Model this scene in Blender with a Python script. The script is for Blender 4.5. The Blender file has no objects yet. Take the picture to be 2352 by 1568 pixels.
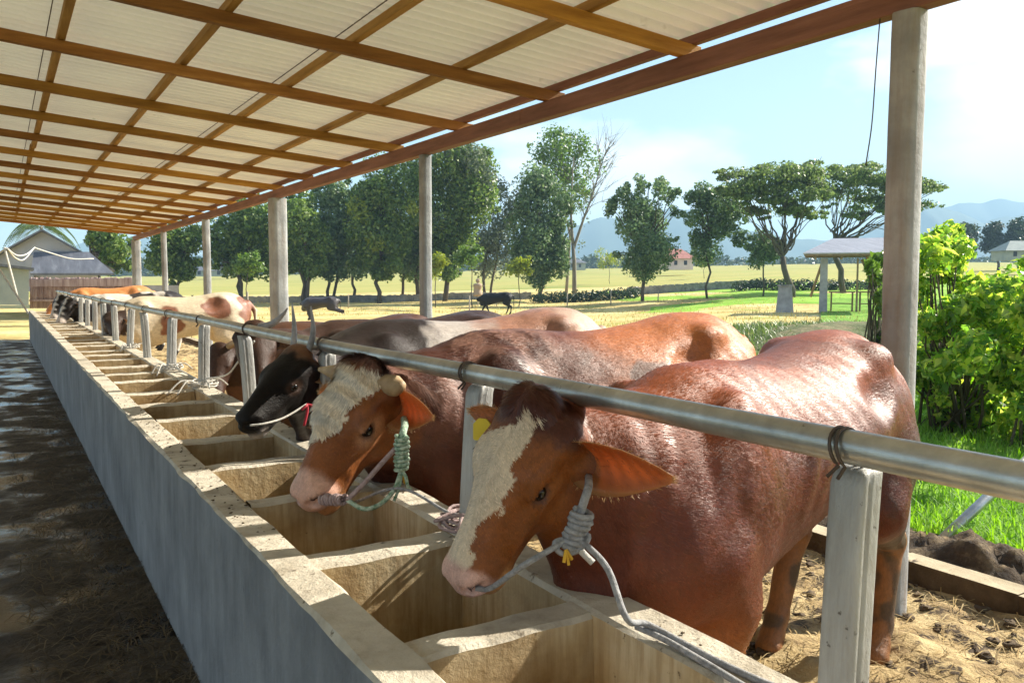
import bpy, math, random
import numpy as np
from math import radians, sin, cos, pi
random.seed(7)
rng = np.random.default_rng(11)
scene = bpy.context.scene
COL = scene.collection

# ------------------------------------------------------------------ helpers
CAMZ = 1.507
FPX = 1907.0                      # focal length for a 2352 px wide picture
PSI = math.atan(1176 * cos(math.atan(141 / FPX)) / FPX)
TH = math.atan(141 / FPX)
SP, CP = sin(PSI), cos(PSI)

def at(u, v, D):
    """point seen at (u, v) of the 2352 px wide picture at horizontal depth D"""
    xc = (u - 1176) / FPX
    yc = -(v - 784) / FPX
    fwd = cos(TH) + yc * sin(TH)
    k = D / fwd
    r = xc * k
    z = (-sin(TH) + yc * cos(TH)) * k
    return np.array([SP * D + CP * r, CP * D - SP * r, CAMZ + z])

def thing(name, label, cat, loc=(0, 0, 0), group=None):
    o = bpy.data.objects.new(name, None)
    o.empty_display_size = 0.2
    COL.objects.link(o)
    o.location = tuple(float(c) for c in loc)
    return tag(o, label, cat, group)

def tag(o, label=None, cat=None, group=None, kind=None):
    if label: o['label'] = label
    if cat: o['category'] = cat
    if group: o['group'] = group
    if kind: o['kind'] = kind
    return o

def base_of(p):
    v = np.zeros(3)
    while p is not None:
        v += np.array(p.location); p = p.parent
    return v

def mesh_obj(name, V, F, mat=None, parent=None, smooth=False, attrs=None, mats=None, fmat=None, loc=None, normals=None):
    """V (n,3) in world coordinates, F an (m,3)/(m,4) array or a list of faces"""
    V = np.asarray(V, dtype=np.float32).reshape(-1, 3)
    off = base_of(parent) if parent is not None else np.zeros(3)
    if loc is not None: off = off + np.array(loc)
    W = (V - off).astype(np.float32)
    me = bpy.data.meshes.new(name)
    if isinstance(F, np.ndarray):
        m, k = F.shape
        me.vertices.add(len(W)); me.vertices.foreach_set('co', W.ravel())
        me.loops.add(m * k); me.loops.foreach_set('vertex_index', F.astype(np.int32).ravel())
        me.polygons.add(m)
        me.polygons.foreach_set('loop_start', np.arange(0, m * k, k, dtype=np.int32))
        me.polygons.foreach_set('loop_total', np.full(m, k, dtype=np.int32))
        me.update(calc_edges=True)
    else:
        me.from_pydata([tuple(map(float, v)) for v in W], [], [tuple(int(i) for i in f) for f in F])
        me.update()
    if mats:
        for q in mats: me.materials.append(q)
        if fmat is not None: me.polygons.foreach_set('material_index', np.asarray(fmat, dtype=np.int32))
    elif mat: me.materials.append(mat)
    if smooth: me.polygons.foreach_set('use_smooth', np.ones(len(me.polygons), dtype=bool))
    if attrs:
        for an, col in attrs.items():
            a = me.attributes.new(an, 'FLOAT_COLOR', 'POINT')
            c4 = np.ones((len(W), 4), dtype=np.float32); c4[:, :3] = col
            a.data.foreach_set('color', c4.ravel())
    me.validate()
    if normals is not None: me.normals_split_custom_set_from_vertices(np.asarray(normals, dtype=np.float32).tolist())
    o = bpy.data.objects.new(name, me)
    COL.objects.link(o)
    if loc is not None: o.location = tuple(float(c) for c in loc)
    if parent is not None: o.parent = parent
    return o

class MB:
    """collects shapes of one part"""
    def __init__(s): s.v = []; s.f = []
    def add(s, V, F):
        n = len(s.v); s.v += [tuple(map(float, p)) for p in V]
        s.f += [tuple(int(i) + n for i in q) for q in F]; return s
    def hexa(s, P):     # 8 corners: bottom 4 ccw, top 4 ccw
        return s.add(P, [(3, 2, 1, 0), (4, 5, 6, 7), (0, 1, 5, 4), (1, 2, 6, 5), (2, 3, 7, 6), (3, 0, 4, 7)])
    def box(s, x0, x1, y0, y1, z0, z1):
        return s.hexa([(x0, y0, z0), (x1, y0, z0), (x1, y1, z0), (x0, y1, z0), (x0, y0, z1), (x1, y0, z1), (x1, y1, z1), (x0, y1, z1)])
    def beam(s, a, b, w, h, up=(0, 0, 1)):
        a = np.array(a, float); b = np.array(b, float); d = b - a; d /= np.linalg.norm(d)
        up = np.array(up, float); sd = np.cross(d, up); sd /= np.linalg.norm(sd); u = np.cross(sd, d)
        P = []
        for q in (a, b):
            pass
        c = lambda q, i, j: q + sd * w / 2 * i + u * h / 2 * j
        return s.hexa([c(a, -1, -1), c(a, 1, -1), c(b, 1, -1), c(b, -1, -1), c(a, -1, 1), c(a, 1, 1), c(b, 1, 1), c(b, -1, 1)])
    def tube(s, pts, r, n=10, cap=True, wob=0):
        V, F = tube(pts, r, n, cap); return s.add(V, F)
    def build(s, name, mat, parent=None, smooth=False, bevel=0, **k):
        o = mesh_obj(name, np.array(s.v), s.f, mat, parent, smooth, **k)
        if bevel:
            m = o.modifiers.new('bevel', 'BEVEL'); m.width = bevel; m.segments = 2; m.limit_method = 'ANGLE'
        return o

def tube(pts, r, n=10, cap=True):
    P = np.array(pts, float); m = len(P)
    R = np.full(m, r, float) if np.isscalar(r) else np.array(r, float)
    T = np.gradient(P, axis=0); T /= np.linalg.norm(T, axis=1)[:, None] + 1e-9
    ref = np.array([0, 0, 1.0]) if abs(T[0][2]) < 0.9 else np.array([1.0, 0, 0])
    V = []; A = np.cross(T[0], ref); A /= np.linalg.norm(A)
    for i in range(m):
        A = A - T[i] * A.dot(T[i]); A /= np.linalg.norm(A) + 1e-9
        B = np.cross(T[i], A)
        for k in range(n):
            a = 2 * pi * k / n
            V.append(P[i] + R[i] * (cos(a) * A + sin(a) * B))
    F = []
    for i in range(m - 1):
        for k in range(n):
            k2 = (k + 1) % n
            F.append((i * n + k, i * n + k2, (i + 1) * n + k2, (i + 1) * n + k))
    if cap:
        F.append(tuple(range(n - 1, -1, -1))); F.append(tuple((m - 1) * n + k for k in range(n)))
    return V, F

def spline(pts, n=8):
    P = np.array(pts, float)
    Q = np.vstack([2 * P[0] - P[1], P, 2 * P[-1] - P[-2]])
    out = []
    for i in range(1, len(Q) - 2):
        for t in np.linspace(0, 1, n, endpoint=False):
            a, b, c, d = Q[i - 1], Q[i], Q[i + 1], Q[i + 2]
            out.append(0.5 * (2 * b + (c - a) * t + (2 * a - 5 * b + 4 * c - d) * t ** 2 + (3 * b - a - 3 * c + d) * t ** 3))
    out.append(P[-1]); return np.array(out)

def sstep(a, b, x):
    t = np.clip((np.asarray(x, float) - a) / (b - a), 0, 1); return t * t * (3 - 2 * t)

def hash3(i, j, k):
    n = (i * 374761393 + j * 668265263 + k * 2147483647 + 12345) & 0xffffffff
    n = ((n ^ (n >> 13)) * 1274126177) & 0xffffffff
    return ((n ^ (n >> 16)) & 0xffff) / 65535.0

def vnoise(P, sc):
    P = np.asarray(P, float) * sc
    I = np.floor(P).astype(np.int64); f = P - I; f = f * f * (3 - 2 * f)
    r = 0
    for a in (0, 1):
        for b in (0, 1):
            for c in (0, 1):
                w = (f[:, 0] if a else 1 - f[:, 0]) * (f[:, 1] if b else 1 - f[:, 1]) * (f[:, 2] if c else 1 - f[:, 2])
                r = r + w * hash3(I[:, 0] + a, I[:, 1] + b, I[:, 2] + c)
    return r * 2 - 1

def fbm(P, sc, o=3):
    P = np.asarray(P, float)
    return sum(vnoise(P + 17.3 * i, sc * 2 ** i) / 2 ** i for i in range(o))

# ------------------------------------------------------------------ materials
def newmat(name):
    m = bpy.data.materials.new(name); m.use_nodes = True
    nt = m.node_tree; b = nt.nodes['Principled BSDF']
    return m, nt, b

def N(nt, t, **k):
    n = nt.nodes.new(t)
    for a, v in k.items():
        if a in n.inputs: n.inputs[a].default_value = v
        else: setattr(n, a, v)
    return n

def ramp(nt, src, stops):
    r = N(nt, 'ShaderNodeValToRGB'); el = r.color_ramp.elements
    while len(el) > 1: el.remove(el[-1])
    for i, (p, c) in enumerate(stops):
        e = el[0] if i == 0 else el.new(p)
        e.position = p; e.color = (*c, 1) if len(c) == 3 else c
    nt.links.new(src, r.inputs['Fac']); return r

def mat_noise(name, stops, scale=4, detail=8, rough=.85, bump=.3, bscale=30, stretch=(1, 1, 1), spots=None, spec=.3, metal=0, dist=.02, wet=None, streak=None, objrand=0, sheetrand=0):
    """colour from a noise ramp, finer bump, optional dark spots / streaks"""
    m, nt, b = newmat(name); L = nt.links
    tc = N(nt, 'ShaderNodeTexCoord'); mp = N(nt, 'ShaderNodeMapping'); mp.inputs['Scale'].default_value = stretch
    L.new(tc.outputs['Object'], mp.inputs['Vector'])
    n1 = N(nt, 'ShaderNodeTexNoise', Scale=scale, Detail=detail, Roughness=.62)
    L.new(mp.outputs[0], n1.inputs['Vector'])
    col = ramp(nt, n1.outputs['Fac'], stops).outputs[0]
    if streak:
        sm, sc, fac, c = streak
        mp2 = N(nt, 'ShaderNodeMapping'); mp2.inputs['Scale'].default_value = sm
        L.new(tc.outputs['Object'], mp2.inputs['Vector'])
        n3 = N(nt, 'ShaderNodeTexNoise', Scale=sc, Detail=5, Roughness=.6); L.new(mp2.outputs[0], n3.inputs['Vector'])
        rr = ramp(nt, n3.outputs['Fac'], [(.42, (0, 0, 0)), (.7, (fac, fac, fac))])
        mx = N(nt, 'ShaderNodeMix', data_type='RGBA'); L.new(rr.outputs[0], mx.inputs[0])
        L.new(col, mx.inputs[6]); mx.inputs[7].default_value = (*c, 1); col = mx.outputs[2]
    if spots:
        sc, th, c = spots
        n4 = N(nt, 'ShaderNodeTexNoise', Scale=sc, Detail=4, Roughness=.7); L.new(tc.outputs['Object'], n4.inputs['Vector'])
        rr = ramp(nt, n4.outputs['Fac'], [(th, (0, 0, 0)), (th + .06, (1, 1, 1))])
        mx = N(nt, 'ShaderNodeMix', data_type='RGBA'); L.new(rr.outputs[0], mx.inputs[0])
        L.new(col, mx.inputs[6]); mx.inputs[7].default_value = (*c, 1); col = mx.outputs[2]
    if objrand or sheetrand:
        if objrand:
            oi = N(nt, 'ShaderNodeObjectInfo'); rs_ = oi.outputs['Random']; amt = objrand
        else:
            sx_ = N(nt, 'ShaderNodeSeparateXYZ'); L.new(tc.outputs['Object'], sx_.inputs[0]); dv = N(nt, 'ShaderNodeMath', operation='DIVIDE'); L.new(sx_.outputs['Y'], dv.inputs[0]); dv.inputs[1].default_value = .8
            fl = N(nt, 'ShaderNodeMath', operation='FLOOR'); L.new(dv.outputs[0], fl.inputs[0]); wn = N(nt, 'ShaderNodeTexWhiteNoise', noise_dimensions='1D'); L.new(fl.outputs[0], wn.inputs['W']); rs_ = wn.outputs['Value']; amt = sheetrand
        mr = N(nt, 'ShaderNodeMapRange'); L.new(rs_, mr.inputs['Value']); mr.inputs['To Min'].default_value = 1 - amt; mr.inputs['To Max'].default_value = 1 + amt
        hv = N(nt, 'ShaderNodeHueSaturation'); L.new(mr.outputs[0], hv.inputs['Value']); L.new(col, hv.inputs['Color']); col = hv.outputs[0]
    L.new(col, b.inputs['Base Color'])
    b.inputs['Roughness'].default_value = rough; b.inputs['Metallic'].default_value = metal
    b.inputs['Specular IOR Level'].default_value = spec
    if wet:
        n5 = N(nt, 'ShaderNodeTexNoise', Scale=wet[0], Detail=5); L.new(tc.outputs['Object'], n5.inputs['Vector'])
        rr = ramp(nt, n5.outputs['Fac'], [(wet[1] - .05, (wet[2],) * 3), (wet[1] + .05, (rough,) * 3)])
        L.new(rr.outputs[0], b.inputs['Roughness'])
    if bump:
        n2 = N(nt, 'ShaderNodeTexNoise', Scale=bscale, Detail=8, Roughness=.65); L.new(mp.outputs[0], n2.inputs['Vector'])
        bp = N(nt, 'ShaderNodeBump', Strength=bump, Distance=dist); L.new(n2.outputs['Fac'], bp.inputs['Height'])
        L.new(bp.outputs[0], b.inputs['Normal'])
        if wet:
            r6 = ramp(nt, n5.outputs['Fac'], [(wet[1] - .06, (bump * .08,) * 3), (wet[1] + .06, (bump,) * 3)]); L.new(r6.outputs[0], bp.inputs['Strength'])
    return m

def mat_leaf(name, cols, trans=.35, rough=.42, tcol=None):
    m, nt, b = newmat(name); L = nt.links
    g = N(nt, 'ShaderNodeNewGeometry')
    k = len(cols)
    r = ramp(nt, g.outputs['Random Per Island'], [(i / max(1, k - 1), c) for i, c in enumerate(cols)])
    L.new(r.outputs[0], b.inputs['Base Color'])
    b.inputs['Roughness'].default_value = rough; b.inputs['Specular IOR Level'].default_value = .35
    t = N(nt, 'ShaderNodeBsdfTranslucent')
    hs = N(nt, 'ShaderNodeHueSaturation', Saturation=1.15, Value=1.6); L.new(r.outputs[0], hs.inputs['Color'])
    L.new(hs.outputs[0], t.inputs['Color'])
    mx = N(nt, 'ShaderNodeMixShader'); mx.inputs[0].default_value = trans
    L.new(b.outputs[0], mx.inputs[1]); L.new(t.outputs[0], mx.inputs[2])
    L.new(mx.outputs[0], nt.nodes['Material Output'].inputs['Surface'])
    return m

def mat_plain(name, c, rough=.6, metal=0, spec=.4):
    return mat_noise(name, [(.3, tuple(x * .82 for x in c)), (.7, c)], scale=12, rough=rough, bump=.1, bscale=60, metal=metal, spec=spec)

M = {}
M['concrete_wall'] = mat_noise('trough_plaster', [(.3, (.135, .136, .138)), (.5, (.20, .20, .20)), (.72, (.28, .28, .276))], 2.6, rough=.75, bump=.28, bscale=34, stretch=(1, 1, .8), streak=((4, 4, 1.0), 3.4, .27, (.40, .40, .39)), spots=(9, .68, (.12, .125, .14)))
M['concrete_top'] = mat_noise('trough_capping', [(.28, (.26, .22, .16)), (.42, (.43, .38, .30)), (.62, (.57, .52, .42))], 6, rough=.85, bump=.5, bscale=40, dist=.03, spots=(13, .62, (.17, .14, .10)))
M['concrete_in'] = mat_noise('trough_lining', [(.28, (.20, .12, .05)), (.5, (.46, .35, .20)), (.7, (.56, .48, .33))], 3.2, rough=.85, bump=.35, bscale=35, streak=((16, 16, 1.4), 3, .6, (.24, .15, .06)), spots=(16, .66, (.10, .06, .03)))
M['aisle'] = mat_noise('wet_aisle', [(.3, (.016, .011, .006)), (.5, (.038, .026, .014)), (.7, (.08, .057, .032))], 4.5, rough=.7, bump=.6, bscale=9, dist=.05, wet=(2.0, .485, .05), spots=(14, .68, (.10, .075, .04)))
M['pipe'] = mat_noise('galvanised_pipe', [(.3, (.30, .30, .28)), (.5, (.44, .44, .41)), (.7, (.60, .60, .56))], 9, rough=.36, bump=.08, bscale=60, metal=.8, spec=.5, spots=(26, .66, (.17, .155, .135)))
M['rail_post'] = mat_noise('rail_post_concrete', [(.3, (.27, .27, .26)), (.55, (.39, .39, .375)), (.75, (.50, .50, .48))], 8, metal=.25, rough=.5, bump=.35, bscale=50, stretch=(1, 1, .4), spots=(30, .63, (.11, .10, .09)), streak=((22, 22, 1.5), 3, .5, (.24, .225, .20)))
M['wire'] = mat_plain('tie_wire', (.10, .075, .06), .6, .4)
M['wood_a'] = mat_noise('rafter_timber_honey', [(.3, (.26, .115, .020)), (.6, (.46, .235, .045)), (.75, (.56, .32, .08))], 3, rough=.7, bump=.25, bscale=18, stretch=(.6, 6, 6), objrand=.22)
M['wood_b'] = mat_noise('rafter_timber_red', [(.3, (.18, .072, .019)), (.6, (.33, .15, .038)), (.75, (.43, .22, .065))], 3, rough=.7, bump=.25, bscale=18, stretch=(.6, 6, 6), objrand=.22)
M['wood_p'] = mat_noise('purlin_timber', [(.3, (.27, .135, .035)), (.6, (.46, .26, .075)), (.75, (.57, .36, .14))], 3, rough=.75, bump=.25, bscale=18, stretch=(6, .6, 6), objrand=.2)
M['beam'] = mat_noise('eaves_beam_timber', [(.3, (.15, .066, .045)), (.6, (.27, .125, .085)), (.75, (.34, .17, .12))], 2.5, rough=.7, bump=.25, bscale=14, stretch=(6, .5, 6))
M['sheet'] = mat_noise('roof_sheet', [(.3, (.62, .57, .43)), (.55, (.74, .70, .56)), (.75, (.80, .77, .65))], 1.6, rough=.55, bump=.06, bscale=30, stretch=(.6, 1.4, 1))
def mat_sheet():
    m = mat_noise('roof_sheet', [(.3, (.66, .63, .54)), (.55, (.78, .755, .67)), (.75, (.84, .825, .75))], 1.6, rough=.55, bump=.06, bscale=30, stretch=(.6, 1.4, 1), sheetrand=.10, spots=(2.2, .68, (.46, .40, .26)))
    nt = m.node_tree; b = nt.nodes['Principled BSDF']; t = N(nt, 'ShaderNodeBsdfTranslucent'); t.inputs['Color'].default_value = (.80, .76, .62, 1)
    mx = N(nt, 'ShaderNodeMixShader'); mx.inputs[0].default_value = .11; nt.links.new(b.outputs[0], mx.inputs[1]); nt.links.new(t.outputs[0], mx.inputs[2])
    nt.links.new(mx.outputs[0], nt.nodes['Material Output'].inputs['Surface']); return m
M['sheet'] = mat_sheet()
M['post'] = mat_noise('shed_post_concrete', [(.3, (.19, .20, .205)), (.5, (.31, .32, .325)), (.7, (.46, .47, .47))], 2.4, rough=.85, bump=.4, bscale=24, streak=((7, 7, .7), 3, .42, (.20, .13, .075)), spots=(13, .69, (.12, .11, .10)))
M['rope_grey'] = mat_noise('rope_grey', [(.3, (.16, .16, .165)), (.7, (.40, .40, .41))], 60, rough=.8, bump=.5, bscale=120)
M['rope_white'] = mat_noise('rope_white', [(.3, (.42, .40, .36)), (.7, (.62, .60, .55))], 60, rough=.85, bump=.5, bscale=120)
M['rope_green'] = mat_noise('rope_green', [(.35, (.10, .22, .13)), (.6, (.50, .60, .48))], 70, rough=.8, bump=.5, bscale=120)
M['rope_red'] = mat_plain('rope_red', (.50, .035, .06), .7)
M['rope_pink'] = mat_noise('rope_mauve', [(.3, (.26, .18, .18)), (.7, (.44, .34, .33))], 60, rough=.8, bump=.5, bscale=120)
M['tag'] = mat_plain('ear_tag_yellow', (.72, .52, .03), .45)
M['twine'] = mat_plain('yellow_twine', (.66, .38, .03), .7)
EXPOSURE = 1.52
CLOUD_OFF = (5.1, 2.1, 1)
HAZE = .00056
# ------------------------------------------------------------------ trough
TY0, TY1 = -1.1, 24.2
ZT = 0.745
XO, XI, XJ, XL = .582, .70, 1.144, 1.275
trough = thing('feed_trough', 'long grey concrete feed trough running the length of the cattle shed, divided into open cells', 'feed trough', ((XO + XL) / 2, 10, 0))

def wobble_wall(name, x0, x1, mat, top_mat, z0=0.0, seed=0):
    """a wall along y whose top edges are worn and slightly uneven"""
    ys = np.arange(TY0, TY1, .035); n = len(ys)
    V = []; 
    prof = [(x0, z0), (x0, ZT - .012), (x0 + .01, ZT), (x1 - .01, ZT), (x1, ZT - .012), (x1, z0)]
    for p, (x, z) in enumerate(prof):
        P = np.stack([np.full(n, x * 7. + p), ys, np.full(n, z * 3 + seed)], 1)
        amp = .0065 if 0 < p < 5 else .002
        dx = fbm(P, 4, 3) * amp; dz = fbm(P + 5, 3, 3) * (.004 if 0 < p < 5 else 0)
        V.append(np.stack([x + dx, ys, z + dz], 1))
    m = len(prof); V = np.stack(V, 1).reshape(-1, 3); F = []; fm = []
    for i in range(n - 1):
        for p in range(m - 1):
            F.append((i * m + p, i * m + p + 1, (i + 1) * m + p + 1, (i + 1) * m + p)); fm.append(1 if p in (1, 2, 3) else (0 if p == 0 else 2))
    F.append(tuple(range(m - 1, -1, -1))); fm.append(0)
    F.append(tuple((n - 1) * m + p for p in range(m))); fm.append(0)
    F = [tuple(reversed(f)) for f in F]
    return mesh_obj(name, V, F, None, trough, smooth=False, mats=[mat, top_mat, M['concrete_in']], fmat=fm)
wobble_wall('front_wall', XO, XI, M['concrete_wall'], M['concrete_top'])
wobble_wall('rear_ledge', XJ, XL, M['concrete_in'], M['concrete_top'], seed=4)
MB().box(XI + .002, XJ - .002, TY0 + .01, TY1 - .01, .0, .36).build('trough_floor', M['concrete_in'], trough)
k = -2
while .885 + .665 * k < TY1 - .1:
    y = .885 + .665 * k
    b = MB(); w = .042 + .01 * (k % 3); zt = ZT - .004 - .006 * ((k * 7) % 3)
    xs = np.linspace(XI + .001, XJ - .001, 9); pr = []
    for x in xs:
        e = .0022 * math.sin(x * 31 + k * 2.1)
        pr.append([(x, y - w - .012, .361), (x, y - w + e * .5, zt - .01 + e), (x, y - w + .012, zt + e), (x, y + w - .012, zt + e), (x, y + w, zt - .01 + e), (x, y + w + .012, .361)])
    V = np.array(pr).reshape(-1, 3); F = []; fm = []
    for i in range(8):
        for p in range(5):
            F.append((i * 6 + p, (i + 1) * 6 + p, (i + 1) * 6 + p + 1, i * 6 + p + 1)); fm.append(1 if p in (1, 2, 3) else 0)
    mesh_obj('divider', V, F, None, trough, mats=[M['concrete_in'], M['concrete_top']], fmat=fm)
    k += 1

# feed leftovers lying in the cells
def scatter_blades(pts, L, W, name, mat, parent=None, up=0.1, seed=1, kind=None):
    r = np.random.default_rng(seed); n = len(pts)
    a = r.uniform(0, 2 * pi, n); l = L * r.uniform(.4, 1.2, n)
    d = np.stack([np.cos(a), np.sin(a), up * r.uniform(-.2, 1, n)], 1) * l[:, None]
    s = np.stack([-np.sin(a), np.cos(a), np.zeros(n)], 1) * W * r.uniform(.6, 1.3, n)[:, None]
    mid = pts + d * .5 + np.array([0, 0, 1.]) * (l * .12)[:, None]
    V = np.stack([pts - s, pts + s, mid + s, mid - s, pts + d + s * .3, pts + d - s * .3], 1).reshape(-1, 3)
    i = np.arange(n)[:, None] * 6
    F = np.concatenate([i + np.array([0, 1, 2, 3]), i + np.array([3, 2, 4, 5])])
    o = mesh_obj(name, V, F, mat, parent)
    if kind: o['kind'] = kind
    return o
M['straw'] = mat_leaf('dry_straw', [(.30, .20, .08), (.45, .33, .14), (.20, .13, .05), (.55, .43, .22)], .15, .8)
M['straw_dark'] = mat_leaf('soaked_straw', [(.035, .025, .012), (.07, .05, .024), (.13, .095, .05), (.02, .015, .01)], .05, .6)
p = np.stack([rng.uniform(XI + .02, XJ - .02, 5200), 1.0 + 7 * rng.uniform(0, 1, 5200) ** 1.3, np.full(5200, .366)], 1)
o = scatter_blades(p, .08, .0022, 'feed_leftovers', M['straw_dark'], seed=5, kind='stuff')
tag(o, 'brown chopped feed left on the trough bottom', 'feed')

# ------------------------------------------------------------------ rail
RX, RZ = 1.21, 1.2226
PY = [.885 + 1.327 * i for i in range(-1, 18)]
rail = thing('feed_rail', 'galvanised pipe rail wired to short concrete posts along the inner edge of the trough', 'railing', (RX, 10, ZT))
ys = np.arange(-1.6, 24.1, .5)
pp = [(RX + .004 * math.sin(y * .9), y, RZ + .004 * math.sin(y * 1.3)) for y in ys]
MB().tube(pp, .0295, 20).build('pipe', M['pipe'], rail, smooth=True)
def rpost(y, i):
    h = .0335; n = 40; V = []; r = random.Random(i)
    rot = radians(8 + r.uniform(-6, 6)); lean = r.uniform(-.008, .008)
    zs = [ZT - .05, ZT + .1, ZT + .22, ZT + .33, ZT + .415, ZT + .434, ZT + .444]
    for q, z in enumerate(zs):
        sc = [1.03, 1, 1, 1, 1, .95, .8][q]
        for kk in range(n):
            a = 2 * pi * kk / n; c, s_ = cos(a), sin(a)
            rr = h / ((abs(c) ** 5.5 + abs(s_) ** 5.5) ** (1 / 5.5)) * sc
            if kk == 28: rr *= .88
            V.append((RX + .004 + rr * cos(a + rot) + lean * q, y + rr * sin(a + rot), z))
    F = []
    for q in range(len(zs) - 1):
        for kk in range(n):
            F.append((q * n + kk, q * n + (kk + 1) % n, (q + 1) * n + (kk + 1) % n, (q + 1) * n + kk))
    F.append(tuple((len(zs) - 1) * n + kk for kk in range(n)))
    mesh_obj('post', V, F, M['rail_post'], rail, smooth=True)
    # wire loop tying the pipe to the post
    b = MB(); rad = .0345
    for dy in (-.006, .007):
        pts = [(RX + rad * cos(a) * 1.02, y + dy + .01 * sin(a), RZ + rad * sin(a)) for a in np.linspace(radians(-50), radians(230), 18)]
        pts = [(RX + .034, y + dy, RZ - .042)] + pts + [(RX - .036, y + dy * 1.6, RZ - .046)]
        b.tube(pts, .0032, 6)
    b.build('tie_wire', M['wire'], rail, smooth=True)
for i, y in enumerate(PY): rpost(y, i)

# ------------------------------------------------------------------ shed
XB = 3.40
shed = thing('cattle_shed', 'open sided cattle shed with timber rafters under a pale corrugated roof and concrete posts', 'shed', (XB, 12, 0))
Y0R, Y1R = -3.2, 26.7
zr = lambda x: 3.128 - .08 * x             # underside of the purlins
PZ = 2.24 + 4.83 * np.arange(6)
pw = [.125, .10, .215, .13, .12, .22]
for i, (y, w) in enumerate(zip(PZ, pw)):
    n = 20; V = []; r = random.Random(i + 40)
    zs = np.linspace(-.1, 2.66, 24)
    for q, z in enumerate(zs):
        for kk in range(n):
            a = 2 * pi * kk / n; c, s_ = cos(a), sin(a); ex = 9 if w > .2 else 4.2
            rr = w / 2 / ((abs(c) ** ex + abs(s_) ** ex) ** (1 / ex))
            rr *= 1 + .03 * math.sin(z * 3.1 + i + kk * .3) * (.3 if w > .2 else 1) + r.uniform(-.012, .012)
            V.append((XB + .045 * (i % 2) * 0 + rr * cos(a + .12), y + rr * sin(a + .12), z))
    F = [(q * n + kk, q * n + (kk + 1) % n, (q + 1) * n + (kk + 1) % n, (q + 1) * n + kk) for q in range(len(zs) - 1) for kk in range(n)]
    mesh_obj('post', V, F, M['post'], shed, smooth=True)
b = MB()
ye = np.linspace(Y0R, Y1R, 8)
for q in range(7):
    b.beam((XB, ye[q] + .002, 2.719 + .003 * (q % 2)), (XB, ye[q + 1] - .002, 2.719 + .003 * ((q + 1) % 2)), .085 + .002 * (q % 2), .118)
b.build('eaves_beam', M['beam'], shed, bevel=.004)
# rafters
ry = [3.63 + 1.385 * i for i in range(-5, 17)]
for i, y in enumerate(ry):
    r = random.Random(i * 3 + 1)
    xe = 3.50 + r.uniform(-.02, .03); dz = r.uniform(-.006, .006); tw = r.uniform(-.015, .015)
    mt = M['wood_a'] if (i in (2, 5, 8, 9, 11, 13, 15, 17, 19, 20)) else M['wood_b']
    h = .078; w = .055
    MB().beam((-3.4, y + tw, zr(-3.4) - h / 2 - .001), (xe, y, zr(xe) - h / 2 - .001), w, h + dz * .3).build('rafter', mt, shed, bevel=.004)
for i, x in enumerate((-3.4, -2.65, -1.9, -1.14, -.37, .403, 1.175, 1.94, 2.70, 3.455)):
    r = random.Random(i)
    w = .05 if i != 7 else .045
    b = MB(); seg = np.linspace(Y0R - .1, Y1R + .05, 7)
    for q in range(6):
        b.beam((x + r.uniform(-.006, .006), seg[q] + .001, zr(x) + .0275), (x + r.uniform(-.006, .006), seg[q + 1] - .001, zr(x) + .0275), w, .052)
    b.build('purlin', M['wood_p'] if i != 9 else M['beam'], shed, bevel=.003)
# corrugated sheets, corrugation runs down the slope (x)
pitch = .115; per = 10
ysn = np.arange(Y0R - .15, Y1R + .15, pitch / per)
ph = ((ysn / pitch) % 1.0)
prof = np.interp(ph, [0, .18, .32, .5, .68, .82, 1], [0, .0, .030, .044, .044, .012, 0])
xs = np.array([-3.6, -1.2, .2, .21, 1.6, 2.9, 3.56]); V = []
for q, x in enumerate(xs):
    sag = .004 * np.sin(ysn * 2.1 + x)
    up = .006 if q >= 3 else .0
    V.append(np.stack([np.full_like(ysn, x), ysn, zr(x) + .056 + prof + sag * .3 - up + .006], 1))
V = np.stack(V, 0); a, c = V.shape[:2]; Vt = V.copy(); Vt[:, :, 2] += .003
ii = np.arange(a * c).reshape(a, c)
q1 = np.stack([ii[:-1, :-1], ii[:-1, 1:], ii[1:, 1:], ii[1:, :-1]], -1).reshape(-1, 4)
mesh_obj('roof_sheet', V.reshape(-1, 3), q1, M['sheet'], shed, smooth=True)
# overlapping sheet seams: thin dark laps along the purlins
b = MB()
for x in (.33, 1.865):
    b.beam((x, Y0R, zr(x) + .0555), (x, Y1R, zr(x) + .0555), .006, .004)
b.build('sheet_lap', M['wire'], shed)
o = MB().tube(spline([(XB - .035, 2.36, 2.66), (XB - .045, 2.365, 2.45), (XB - .055, 2.37, 2.2), (XB - .075, 2.38, 2.02)], 5), .003, 6).build('hanging_wire', M['wire'], None, smooth=True)
tag(o, 'thin stiff wire hanging from the eaves beam beside the nearest tall post', 'wire')

# ------------------------------------------------------------------ ground inside
def grid_sheet(name, x0, x1, y0, y1, step, zf, mat, kind='structure', smooth=True):
    xs = np.arange(x0, x1 + step / 2, step); ys = np.arange(y0, y1 + step / 2, step)
    X, Y = np.meshgrid(xs, ys, indexing='ij'); P = np.stack([X.ravel(), Y.ravel(), np.zeros(X.size)], 1)
    P[:, 2] = zf(P); n, m = X.shape; ii = np.arange(n * m).reshape(n, m)
    F = np.stack([ii[:-1, :-1], ii[1:, :-1], ii[1:, 1:], ii[:-1, 1:]], -1).reshape(-1, 4)
    o = mesh_obj(name, P, F, mat, None, smooth); o['kind'] = kind; return o
def zaisle(P): return fbm(P, 3.2, 4) * .008 + np.maximum(0, fbm(P + 3, 1.3, 2) - .15) * .02 - .004
grid_sheet('aisle_floor', -3.2, XO - .001, .2, 24.5, .05, zaisle, M['aisle'])
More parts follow.
